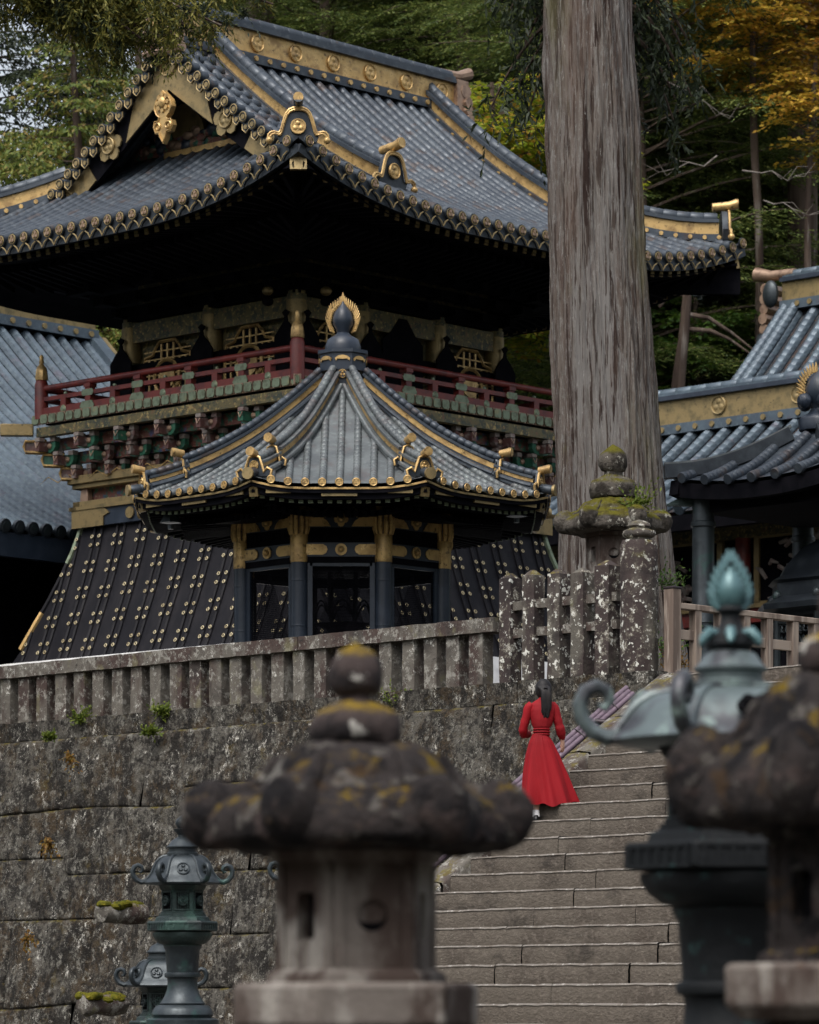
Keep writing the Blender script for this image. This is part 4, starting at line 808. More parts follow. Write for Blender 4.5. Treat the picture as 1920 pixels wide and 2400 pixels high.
def right_pavilion():
    D=57.; p=W(1920,0,D); t=thing('bronze_pavilion','open square pavilion at the right edge, thick tile rolls and bronze columns','pavilion',(p.x,D,0),AX)
    hs=1.58; ze=9.34; zt=10.32; run=hs
    def f(y,d):
        q=d/run; l=.2*max(0,1-max(0,hs-abs(y))/1.5)**2*max(0,q-.2); return Vector((-d,y,lerp(zt,ze,1.45*q-.45*q*q)+l))
    rot=[Matrix.Rotation(k*PI/2,3,'Z') for k in range(4)]
    m=MB()
    for k in range(4):
        m.grid(lambda u,v:rot[k]@f((2*u-1)*max(.05,run*v),max(.05,run*v)),10,10,0)
        for i in range(-3,4):
            y=i*.43; d0=max(.3,abs(y)+.1)
            if d0<run: roll(m,[rot[k]@(f(y,d)+Vector((0,0,.03))) for d in np.linspace(d0,run+.08,9)],.085,.1,9,0,up=rot[k]@Vector((-.5,0,1)))
    m.build('roof',['tile'],t)
    m=MB()
    for k in range(4):
        P=[rot[k]@(f(d,d)+Vector((0,0,.09))) for d in np.linspace(.3,run+.05,10)]
        m=MB()
        for a,b in zip(P[:-1],P[1:]): m.beam(a,b,.22,.2,0); m.beam(a+Vector((0,0,.11)),b+Vector((0,0,.11)),.14,.05,1)
        m.build('hip_ridge',['tile_dark','tile_light'],t)

    m=MB()
    for k in range(4):
        P=[rot[k]@(f(y,run)+Vector((.1,0,-.16))) for y in np.linspace(-hs,hs,13)]
        for a,b in zip(P[:-1],P[1:]): m.beam(a,b,.16,.22,0)
        c=rot[k]@Vector((-hs+.25,hs-.25,ze-.0)); dd=rot[k]@nz(Vector((-1,1,0)))
        m.plate([(-.25,.12),(.12,.2),(.28,.05),(.2,-.1),(.55,-.28),(.05,-.28),(-.25,-.1)],c-dd*.12+Vector((0,0,.02)),dd,(0,0,1),.1,1)
    m.box((0,0,ze-.22),(2.5,2.5,.3),0); m.build('eave_frame',['black','bronze_green'],t)
    for k in range(4):
        c=rot[k]@Vector((-1.22,1.22,0)); m=MB(); m.lathe([(.2,5.6),(.2,5.8),(.17,5.85),(.168,7.25),(.18,7.26),(.18,7.29),(.168,7.3),(.168,7.33),(.18,7.34),(.168,7.36),(.165,8.75),(.185,8.77),(.185,8.83),(.165,8.85),(.15,9.2)],20,c); m.build('bronze_column',['bronze'],t)
    m=MB(); m.lathe([(.36,10.2),(.38,10.38),(.34,10.45),(.2,10.52),(.14,10.6),(.16,10.66)],20); m.lathe([(.16,10.66),(.24,10.78),(.26,10.95),(.2,11.12),(.1,11.22),(.02,11.3)],20)
    for k in range(5): a=PI/2+k*2*PI/5; m.ell((.32*math.cos(a),.32*math.sin(a),10.72),(.14,.14,.14),8,6)
    o=m.build('jewel_finial',['bluelacq'],t); m=MB(); U=Vector((math.sin(-AX)*-1,-math.cos(AX),0)); U=Vector((.682,-.731,0))
    for sg in (-1,1):
        for i in range(13):
            u=i/12; an=-.7+u*2.1; c=U*sg*.29*math.cos(an)+Vector((0,0,10.96+.34*math.sin(an))); d=(U*sg*(.8-.75*u)+Vector((0,0,.2+.9*u))).normalized(); m.tube([c-d*.03,c+d*.07,c+d*.16],[.03,.028,.004],6)
    m.build('flame_halo',['gold'],o)
    o.scale=(.82,.82,.82); o.location.z=10.2*.18
    l=thing('bronze_lattice_lantern','big dark bronze lantern with domed roof and arched lattice inside the right hand pavilion','lantern',(p.x+.25,D,5.6),0)
    m=MB(); m.lathe([(1.05,0),(1.05,.3),(.98,.35)],8,ph=PI/8); m.build('base',['bronze_dark'],l)
    m=MB(); V=[Vector((.98*math.cos(PI/8+k*PI/4),.98*math.sin(PI/8+k*PI/4),0)) for k in range(8)]; Z=Vector((0,0,1))
    for k in range(8):
        a,b=V[k-1],V[k]; m.tube([a+Z*.3,a+Z*2.05],.05,8); m.ell(a+Z*2.1,(.08,.08,.1),8,6)
        for i in range(9):
            q=a.lerp(b,(i+.5)/9); m.beam(q+Z*.35,q+Z*1.35,.022,.022)
            if i<8:
                q2=a.lerp(b,(i+1.5)/9); m.tube([q+Z*1.35,q.lerp(q2,.15)+Z*1.44,q.lerp(q2,.5)+Z*1.5,q.lerp(q2,.85)+Z*1.44,q2+Z*1.35],.016,5)
            m.tube([q+Z*1.62+nz(b-a)*.055*math.cos(x)+Z*.06*math.sin(x) for x in np.linspace(0,2*PI,9)],.013,4,cap=False)
        m.beam(a+Z*1.72,b+Z*1.72,.05,.05); m.beam(a+Z*.36,b+Z*.36,.06,.06)
    m.build('lattice',['bronze'],l)
    m=MB(); m.lathe([(1.0,1.8),(1.05,1.86),(1.2,1.9),(1.22,1.98),(1.1,2.03),(.98,2.1),(.98,2.3),(1.05,2.34),(.9,2.42),(.8,2.6),(.55,2.85),(.25,3.0),(.1,3.1)],8,ph=PI/8); m.build('domed_roof',['tile_dark'],l)
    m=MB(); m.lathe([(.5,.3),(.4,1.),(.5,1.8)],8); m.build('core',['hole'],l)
right_pavilion()
# ================================================================ wall, fences, stairs (local x = towards the terrace, y = to the left along the wall)
AF=R(45); G=Vector(((1498-960)/FPX*46.3,46.3,0))
def ypx(x): u=(x-960)/FPX; return (G.x-u*G.y)/(.7071*(1+u))
def fw(x,y,z): c=math.sqrt(.5); return Vector((G.x+c*x-c*y,G.y+c*x+c*y,z))
def ground():
    m=MB(); m.box((0,150,-.1),(700,700,.2)); struct(m,'ground',['gravel'],smooth=0)
    m=MB(); 
    def tp(u,v): x=lerp(.0,95,u); y=lerp(-60,75,v); return fw(x,y,5.58)
    m.grid(tp,2,2); struct(m,'terrace',['gravel'],smooth=0)
    # wooded hillside behind the shrine
    m=MB()
    def hl(u,v):
        X=lerp(-60,70,u); Y=lerp(84,175,v)+8*math.sin(X*.09); k=1/(1+math.exp(-(X+8)/4.))
        z=5.0+ (Y-84)*(.30+.42*k)+1.6*mnoise.noise(Vector((X*.12,Y*.12,0)))
        return Vector((X,Y,z))
    m.grid(hl,52,40); struct(m,'hillside',['soil'])
    # unseen hill ring added behind and beside the viewer to block low sky light
    m=MB()
    def ring(u,v):
        a=lerp(R(128),R(412),u); r=lerp(38,120,v)*(1+.12*mnoise.noise(Vector((u*9,v*2,3.)))); k=min(1,max(0,(u-.02)*9))*min(1,max(0,(.98-u)*9))
        return Vector((r*math.cos(a),20+r*math.sin(a),-.5+40*v*k+2.5*mnoise.noise(Vector((u*30,v*8,1.)))*v))
    m.grid(ring,60,14); struct(m,'sky_blocking_hills',['soil'])
ground()
def HZ(X,Y):
    k=1/(1+math.exp(-(X+8)/4.)); Y0=Y-8*math.sin(X*.09); return 5.0+max(0,Y0-84)*(.30+.42*k) if Y0>84 else 5.58
def wall():
    t=thing('retaining_wall','high battered retaining wall of big fitted blocks, dark with lichen, under the stone balustrade','stone wall',G,AF)
    rg=random.Random(5); rows=[0,.85,1.75,2.7,3.55,4.45,5.38]
    def fx(z): return -.34-.17*(5.38-z)
    m=MB(); ylo,yhi=-9.,17.
    cuts=[]
    for r in range(6):
        ys=[ylo-rg.random()]
        while ys[-1]<yhi: ys.append(ys[-1]+rg.uniform(1.15,2.0))
        cuts.append(ys)
    def zedge(r,y): 
        if r in (0,6): return rows[r]
        return rows[r]+.06*mnoise.noise(Vector((y*.55,r*7.3,0)))+ (.14 if mnoise.noise(Vector((round(y*.45),r*3.1,5.)))>.05 else -.1)
    for r in range(6):
        for y0,y1 in zip(cuts[r][:-1],cuts[r][1:]):
            sh=rg.uniform(-.03,.03); sd=rg.random()*50; sk=rg.uniform(-.12,.12)
            def fn(u,v):
                v2=v; y=lerp(y0,y1,u)+sk*(v-.5)*(1 if 0<u<1 else 1)
                yy=y; z0=zedge(r,lerp(y0,y1,u)); z1=zedge(r+1,lerp(y0,y1,u)); z=lerp(z0,z1,v2)
                e=max(abs(2*u-1)**40,abs(2*v-1)**40); p=Vector((y*2.2,z*2.2,sd)); p3=Vector((y*7,z*7,sd))
                n=.03*mnoise.noise(p)+.02*mnoise.noise(p3)
                return Vector((fx(z)-(.045+sh*.6+n)*(1-e)+.02,yy,z))
            m.grid(lambda u,v:fn(.5-.5*math.cos(PI*u),.5-.5*math.cos(PI*v)),22,18)
    m.build('block_face',['wallstone'],t,smooth=60)
    m=MB(); m.grid(lambda u,v:Vector((fx(5.38)+.30 if v>.99 else fx(lerp(0,5.38,v))+.12,lerp(ylo,yhi,u),lerp(0,5.38,v))),2,6); m.build('wall_core',['hole'],t,smooth=0)
    return t
wall()
def balustrade():
    t=thing('stone_balustrade','long lichened stone balustrade of square posts under one heavy rail atop the retaining wall','stone fence',G,AF,)
    y0=ypx(1172); y1=16.
    m=MB()
    def blk(mb,c,sz,amp,seed,mi=0,top=None):
        nx,ny,nzz=[max(2,int(s/.09)) for s in sz]; o=len(mb.v)
        hx,hy,hz=[s/2 for s in sz]
        def side(f,a,b): mb.grid(f,a,b,mi)
        C=Vector(c)
        side(lambda u,v:C+Vector((-hx,lerp(hy,-hy,u),lerp(-hz,hz,v))),ny,nzz); side(lambda u,v:C+Vector((hx,lerp(-hy,hy,u),lerp(-hz,hz,v))),ny,nzz)
        side(lambda u,v:C+Vector((lerp(-hx,hx,u),-hy,lerp(-hz,hz,v))),nx,nzz); side(lambda u,v:C+Vector((lerp(hx,-hx,u),hy,lerp(-hz,hz,v))),nx,nzz)
        side(lambda u,v:C+Vector((lerp(-hx,hx,u),lerp(-hy,hy,v),hz)),nx,ny); side(lambda u,v:C+Vector((lerp(-hx,hx,u),lerp(hy,-hy,v),-hz)),nx,ny)
        for i in range(o,len(mb.v)):
            p=Vector(mb.v[i]); mb.v[i]=tuple(p+mnoise.noise_vector(p*4+Vector((seed,0,0)))*amp+mnoise.noise_vector(p*13+Vector((seed,0,0)))*amp*.4)
    L=[y0-.02]; rg=random.Random(2)
    while L[-1]<y1: L.append(L[-1]+rg.uniform(2.6,3.6))
    for a,b in zip(L[:-1],L[1:]): m=m; blk(m,(0,(a+b)/2,6.41),(.28,b-a-.012,.18),.010,a)
    m.build('rail',['fencestone'],t,smooth=50)
    m=MB(); L=[ypx(1560)]
    while L[-1]<y1: L.append(L[-1]+rg.uniform(1.5,2.4))
    for a,b in zip(L[:-1],L[1:]): blk(m,(-.04,(a+b)/2,5.52),(.52,b-a-.01,.27),.014,a)
    m.build('base_course',['wallstone'],t,smooth=50)
    n=int((y1-y0)/.405)
    for i in range(n):
        y=y0+.12+.405*(i+.5) ; m=MB(); blk(m,(0,y+rg.uniform(-.012,.012),5.98),(.19,.225+rg.uniform(-.012,.012),.70),.008,y*3); m.build('baluster',['fencestone'],t,smooth=50)
    # tall pointed posts
    t2=thing('tall_stone_fence','short run of tall pointed dark stone posts between the balustrade and the round pillar','stone fence',G,AF)
    for (xa,xb,yt,yb) in ((1172,1220,1345,1606),(1226,1274,1338,1605),(1285,1335,1335,1602),(1340,1392,1333,1600),(1397,1452,1315,1596)):
        y=ypx((xa+xb)/2); D=G.y+.7071*y; zt=EYE+(HOR-yt)/FPX*D; m=MB(); w=(xb-xa)/FPX*D/1.3
        blk(m,(0,y,(5.6+zt-.06)/2),(w,w,zt-.06-5.6),.010,y*5); m.box((0,y,zt-.03),(w*.99,w*.99,.075),0,tp=.25); m.rough(.006,15,y); m.build('post',['poststone'],t2,smooth=50)
    ya,yb=ypx(1452),ypx(1185)
    for z in (6.28,6.62):
        m=MB(); blk(m,(0,(ya+yb)/2,z),(.10,abs(yb-ya),.11),.008,z); m.build('cross_rail',['fencestone'],t2,smooth=50)
    # pillar
    y=ypx(1498); t3=thing('stone_pillar','thick round stone pillar with jewel cap, blotched with white lichen, at the stair head','stone pillar',fw(0,y,5.6),AF)
    m=MB(); m.lathe([(.225,0),(.23,.3),(.225,.7),(.222,1.2),(.215,1.62),(.19,1.66),(.12,1.665)],28,fr=lambda a,s:1+.03*math.cos(8*a)); 
    m2=MB()
    prof=[(.225,0)]+[(.228-.006*i/16,i*.1) for i in range(1,17)]+[(.20,1.66),(.1,1.67)]
    m2.lathe(prof,32,fr=lambda a,s:1+.02*math.cos(8*a)); m2.rough(.012,7,3); m2.build('shaft',['poststone'],t3,smooth=60)
    m2=MB(); m2.lathe([(.15,1.65),(.145,1.69),(.19,1.71),(.205,1.74),(.19,1.78),(.13,1.80),(.12,1.815),(.145,1.835),(.13,1.87),(.07,1.90),(.01,1.915)],24); m2.rough(.008,9,1); m2.build('cap',['poststone'],t3,smooth=60)
    # low ledge block behind the pillar and wooden rail going back
    t4=thing('wooden_railing','weathered grey wooden railing of square posts, running back from the round stone pillar','railing',fw(.0,y-.42,5.6),AF)
    m=MB(); Lr=12.; m.beam((.15,0,.86),(Lr,0,.86),.13,.07); m.build('top_rail',['wood'],t4,bev=.008)
    m=MB(); m.beam((.15,0,.52),(Lr,0,.52),.06,.12); m.build('middle_rail',['wood'],t4,bev=.006)
    m=MB(); m.beam((.1,0,.02),(Lr,0,.02),.16,.12); m.build('sill',['wood'],t4,bev=.008)
    rg=random.Random(9); x=.55
    m=MB(); m.box((.13,0,.52),(.15,.15,1.08),0); m.box((.13,0,1.07),(.165,.165,.03),1); m.build('end_post',['wood','iron'],t4,bev=.008)
    while x<Lr: m=MB(); w=.115 if int(x*3)%3 else .14; m.box((x,0,.44),(w,.11,.78),0); m.build('post',['wood'],t4,bev=.008); x+=.46+rg.uniform(-.04,.05)
balustrade()
def stairs():
    t=thing('stone_staircase','wide flight of worn brown granite steps climbing beside the retaining wall','stairs',G,AF)
    rg=random.Random(4)
    for k in range(-8,20):
        z=5.55-(19-k)*.2045; x=-.45-(19.5-k)*.32; ya=-1.17; yb=-8.6; cuts=[ya]
        while cuts[-1]>yb+1.0: cuts.append(cuts[-1]-rg.uniform(1.0,2.4))
        cuts[-1]=yb; m=MB(); ph=rg.random()*9
        for a,b in zip(cuts[:-1],cuts[1:]):
            dz=rg.uniform(-.006,.006); dx=rg.uniform(-.008,.008); n=max(3,int((a-b)/.08)); sd=rg.random()*40
            def wob(y): return .010*mnoise.noise(Vector((y*1.3,k*3.,sd)))+.006*mnoise.noise(Vector((y*7,k,sd)))
            A,B=a-.004,b+.004
            m.grid(lambda u,v:(lambda y:Vector((x+dx+wob(y+5)*1.2+(.012 if v<.01 or .99<v else 0)*(1 if v>.5 else .6)+.006*mnoise.noise(Vector((y*9,v*3,sd))),y,z+dz-.235+(.235-.018)*v+(wob(y) if v>.5 else 0))))(lerp(A,B,u)),n,4,0)
            m.grid(lambda u,v:(lambda y:Vector((x+dx+wob(y+5)*1.2+(.012+.026*min(1,v*6)*(1+.3*mnoise.noise(Vector((y*5,k*2.,sd)))) if v<.2 else .038+.36*(v-.2)/.8)-.012,y,z+dz-(.018*(1+.4*mnoise.noise(Vector((y*6,k*2.,sd+9)))) if v==0 else 0)+wob(y))))(lerp(A,B,u)),n,6,2)
            m.add([(x+.02,A,z-.235),(x+.4,A,z-.235),(x+.4,A,z),(x+.02,A,z)],[(0,1,2,3)],1); m.add([(x+.02,B,z-.235),(x+.02,B,z),(x+.4,B,z),(x+.4,B,z-.235)],[(0,1,2,3)],1)
        m.add([(x+.06,ya,z-.03),(x+.06,yb,z-.03),(x+.06,yb,z-.3),(x+.06,ya,z-.3)],[(0,1,2,3)],1)
        m.build('step',['stepstone','hole','stepworn_lit'],t,smooth=50)
    # sloping kerb on the left, in stones
    xs=lambda k:-.45-(19.5-k)*.32; zs=lambda k:5.55-(19-k)*.2045
    ks=[-8.5,-5,-2,.8,3.4,6.6,9.3,11.5,14.2,16.4,19.2]
    for a,b in zip(ks[:-1],ks[1:]):
        m=MB()
        def fn(u,v):
            k=lerp(a+.03,b-.03,u); ring=[(-1.165,-.5),(-1.165,-.02),(-1.14,.02),(-.97,.035),(-.82,.02),(-.79,-.03),(-.79,-.9)]; i=v*6; j=min(5,int(i)); f=i-j; y=lerp(ring[j][0],ring[j+1][0],f); dz=lerp(ring[j][1],ring[j+1][1],f)
            e=1-.10*abs(2*u-1)**8; return Vector((xs(k),y,zs(k)+dz*(e if dz>0 else 1)-.03))
        m.grid(fn,10,12); m.rough(.014,5,a); m.build('kerb_stone',['fencestone'],t,smooth=50)
    m=MB(); m.add([(xs(-9),-.8,zs(-9)-.5),(xs(-9),-8.6,zs(-9)-.5),(xs(19.5),-8.6,zs(19.5)-.5),(xs(19.5),-.8,zs(19.5)-.5)],[(0,1,2,3)]); m.build('core',['hole'],t,smooth=0)
    m=MB()
    def sw(u,v): k=lerp(-9,19.5,u); return Vector((xs(k)+.1,-8.62-.35*(1-v),lerp(0,zs(k)+.16,v)))
    m.grid(sw,60,24); m.grid(lambda u,v:sw(u,1)+Vector((0,.42*v,0)),60,3); m.grid(lambda u,v:sw(u,1)+Vector((0,.42,-.4*v)),60,2); m.rough(.02,3,2); m.build('side_wall',['wallstone'],t,smooth=60)
    # pipe rail
    t2=thing('pipe_handrail','bundle of three purple brown pipes tied together along the left side of the stairs','handrail',G,AF)
    p0=W(975,2050,42.95); p1=W(1478,1618,45.35)
    loc=lambda p:Matrix.Rotation(-AF,3,'Z')@(p-G)
    a,b=loc(p0),loc(p1); d=nz(b-a); off=Vector((0,-.09,.0)); up=Vector((0,0,.06))
    for i in range(3):
        o=Vector((0,-.058,-.034))*(i-1); e=rand_e=[.0,-.03,-.02][i]
        m=MB(); pts=[];rs=[]
        for q in np.linspace(0,1,28): pts.append(a.lerp(b,q)+o+d*e); rs.append(.034)
        m.tube(pts,rs,12,0)
        for q in (.13,.22,.36,.5,.62,.74,.86,.95): c=a.lerp(b,q+.01*i)+o; m.tube([c,c+d*.012,c+d*.05,c+d*.06],[.034,.0375,.0375,.034],12,0)
        m.build('pipe',['bamboo'],t2)
    for q in (.27,.43,.58,.75,.91):
        c=a.lerp(b,q); m=MB(); s=nz(Vector((0,-.058,-.034))); n=d.cross(s); m.tube([c+s*.115*math.cos(x)*1.0+n*.045*math.sin(x)*(1 if abs(math.cos(x))<.8 else .9) for x in np.linspace(0,2*PI,18)],.009,5,0,cap=False); m.build('tie',['iron'],t2)
    for q in (.3,.58,.84):
        c=a.lerp(b,q)+Vector((0,-.1,-.04)); m=MB(); m.tube([c+Vector((-.1,.05,-.0)),c+Vector((0,-.09,-.02)),c+Vector((0,-.14,-.03))],.035,10,0); m.tube([c+Vector((0,-.1,-.03)),c+Vector((.0,-.2,-.1)),c+Vector((-.02,-.28,-.26)),c+Vector((-.03,-.3,-.48))],.016,7,0); m.build('bracket',['iron'],t2)
    for (x,y,D,lab) in ((285,2140,50.6,'upper one of two mossy stone spouts jutting from the retaining wall at the left'),(238,2356,50.2,'lower one of two mossy stone spouts jutting from the retaining wall at the left')):
        t3=thing('stone_spout',lab,'stone spout',W(x,y,D),AF+R(180),'stone spouts of the retaining wall')
        m=MB(); pts=[];rs=[]
        m.lathe([(.02,-.25),(.13,-.22),(.15,0),(.135,.25),(.15,.42),(.13,.5),(.05,.52)],18)
        m.v=[(v[2]*1.0-.15,v[0]*.95,v[1]*.95) for v in m.v]; m.f=[f[::-1] for f in m.f]; m.rough(.035,4,x); m.build('spout_body',['fencestone'],t3,smooth=60)
        m=MB(); rg2=random.Random(x)
        for j in range(16): m.ell((rg2.uniform(-.32,.3),rg2.uniform(-.10,.10),rg2.uniform(.06,.12)),(.12,.10,.06),10,6)
        m.rough(.03,7,x); m.build('moss_cushion',['mosspad'],t3)
M['mosspad']=mk('moss_cushion',(.10,.095,.012),[D_(c=(.045,.05,.01),s=9,lo=.45,hi=.6),D_(c=(.17,.14,.02),s=20,lo=.5,hi=.7)],rough=1.,bump=(60,1.,.02),spec=.05)
stairs()
# ================================================================ lanterns
def stone_lantern(label,x,D,zc,k,rot,jw=1.,boxrot=None,capz=1.,ground=0.,jr=1.,rm='lanternstone',bm='lanternbox'):
    p=W(x,0,D); t=thing('stone_lantern',label,'stone lantern',(p.x,D,0),rot,'stone lanterns'); Z=Vector((0,0,1)); boxrot=rot if boxrot is None else boxrot
    sd=x*.01
    m=MB(); prof=[(.02,.872),(.15,.87),(.21,.862),(.265,.835),(.312,.785),(.345,.735),(.375,.705),(.43,.69),(.48,.665),(.53,.635),(.556,.58),(.555,.51),(.50,.482),(.25,.475)]; prof=[(r,.475+(z-.475)*capz) for r,z in prof]
    P=[]
    for a,b in zip(prof[:-1],prof[1:]):
        for q in (0,.5): P.append((lerp(a[0],b[0],q)*k,zc+lerp(a[1],b[1],q)*k))
    P.append((.25*k,zc+.475*k))
    def fr(a,s):
        c=math.cos(3*a)**2; return 1+ (0 if s<.2 else (.035*(c-.5) if s<.95 else 0)) - (.06*(1-c) if .55<s<.95 else 0)
    m.lathe(P,96,fr=fr)
    for j in range(6):
        a=j*PI/3; X=Matrix.Rotation(a,3,'Z'); m.ell(X@Vector((.518*k,0,zc+(.475+.132*capz)*k)),(.132*k,.105*k,.13*k*capz),20,14,0,X)
        m.tube([X@Vector((r*k,0,zc+(.475+(z-.475)*capz)*k)) for r,z in ((.2,.85),(.3,.80),(.37,.71),(.5,.65))],[.015*k,.03*k,.04*k,.06*k],8)
    m.rough(.014*k,4/k,sd); m.rough(.010*k,13/k,sd+3); m.rough(.006*k,34/k,sd+5); m.build('roof_stone',[rm],t,smooth=70)
    m=MB(); J=lambda z:zc+(.475+.395*capz+(z-.87)*jw)*k
    m.lathe([(.10*k,J(.85)),(.16*k,J(.87)),(.17*k,J(.92)),(.165*k,J(.955)),(.145*k,J(.985)),(.09*k,J(1.01)),(.066*k,J(1.025)),(.066*k,J(1.045)),(.085*k,J(1.055)),(.10*k,J(1.09)),(.101*k,J(1.13)),(.088*k,J(1.17)),(.055*k,J(1.205)),(.02*k,J(1.225)),(.002*k,J(1.235))],40); m.v=[(v[0]*jr,v[1]*jr,v[2]) for v in m.v]; m.rough(.012*k,8/k,sd); m.rough(.006*k,24/k,sd); m.build('jewel',['jewelstone' if rm=='lanternstone' else 'mossroof'],t,smooth=60)
    # fire box: six panels with recesses; near-black plates paint the dark inside
    m=MB(); rb=.29*k; h0,h1=zc+.05*k,zc+.43*k
    dr=boxrot-rot
    for j in range(6):
        a0=dr+j*PI/3+PI/6; n=Vector((math.cos(a0),math.sin(a0),0)); U=Vector((-math.sin(a0),math.cos(a0),0)); ap=rb*math.cos(PI/6); hw=rb*.5; cz=(h0+h1)/2; hh=(h1-h0)/2; kind=('moon','rect')[j%2]
        N=32; out=[];inn=[]
        for q in range(N):
            an=2*PI*q/N; cx_,sx_=math.cos(an),math.sin(an); s=min(hw/abs(cx_) if abs(cx_)>1e-6 else 9,hh/abs(sx_) if abs(sx_)>1e-6 else 9); out.append((cx_*s,sx_*s))
            if kind=='rect': s2=min(.045*k/abs(cx_) if abs(cx_)>1e-6 else 9,.085*k/abs(sx_) if abs(sx_)>1e-6 else 9); inn.append((cx_*s2,sx_*s2))
            else: inn.append((cx_*.058*k,sx_*.058*k))
        C=n*ap+Z*cz; vs=[C+U*x_+Z*z_ for x_,z_ in out]+[C+U*x_+Z*z_ for x_,z_ in inn]+[C+U*x_+Z*z_-n*(.06 if kind=='rect' else .022)*k for x_,z_ in inn]
        fs=[(q,(q+1)%N,N+(q+1)%N,N+q) for q in range(N)]+[(N+q,N+(q+1)%N,2*N+(q+1)%N,2*N+q) for q in range(N)]
        m.add(vs,fs,0); m.add(vs[2*N:],[tuple(range(N))],1 if kind=='rect' else 0)
        if kind=='moon':
            cr=[(.056*k*math.cos(x_),.056*k*math.sin(x_)) for x_ in np.linspace(PI*1.06,PI*2.02,14)]+[(.06*k*math.cos(x_)+.0,.052*k*math.sin(x_)*.5) for x_ in np.linspace(PI*2,PI*1.08,12)]
            m.plate(cr,C-n*.021*k,U,Z,.002,1)
        for sg in (-1,1): m.beam(C+n*.004+U*sg*(hw-.02*k)+Z*(-hh),C+n*.004+U*sg*(hw-.02*k)+Z*hh,.035*k,.012*k,0,up=n)
    m.lathe([(.29*k,h1),(.315*k,h1+.01*k),(.325*k,zc+.475*k),(.2*k,zc+.48*k)],6,ph=dr,mi=2); m.lathe([(.34*k,zc),(.335*k,zc+.03*k),(.30*k,zc+.05*k),(.1*k,zc+.05*k)],6,ph=dr,mi=0)
    m.build('fire_box',[bm,'hole',bm],t,smooth=30,bev=.008*k)
    m=MB(); m.lathe([(.05*k,zc-.22*k),(.40*k,zc-.2*k),(.46*k,zc-.15*k),(.462*k,zc-.02*k),(.445*k,zc),(.1*k,zc+.003)],6,ph=dr); o=m.build('middle_platform',['lanternbox'],t,smooth=30,bev=.012*k)
    m=MB(); zb=zc-.2*k; m.lathe([(.24*k,zb),(.36*k,zb-.04*k),(.3*k,zb-.14*k),(.2*k,zb-.2*k),(.19*k,zb-.45*k),(.21*k,zb-.47*k),(.21*k,zb-.53*k),(.19*k,zb-.55*k),(.2*k,ground+.32),(.3*k,ground+.27),(.42*k,ground+.15),(.44*k,ground),(.1,ground)],24); m.rough(.01*k,6,sd); m.build('shaft',['lanternbox'],t,smooth=50)
    return t
stone_lantern('big blurred stone lantern near the centre, mossy roof, slot and crescent windows',836,14.,1.70,1.0,R(4),1.,R(-16-90))
stone_lantern('blurred stone lantern cut off by the right edge, purple brown roof with yellow moss',1985,13.1,1.76,.96,R(4),1.,R(15),1.4,bm='lanternstone')
stone_lantern('stone lantern with moss covered roof before the giant cedar trunk, behind the round pillar',1437,49.,7.12,1.17,R(-3),1.6,R(-1),ground=5.58,jr=1.55,rm='mossroof')
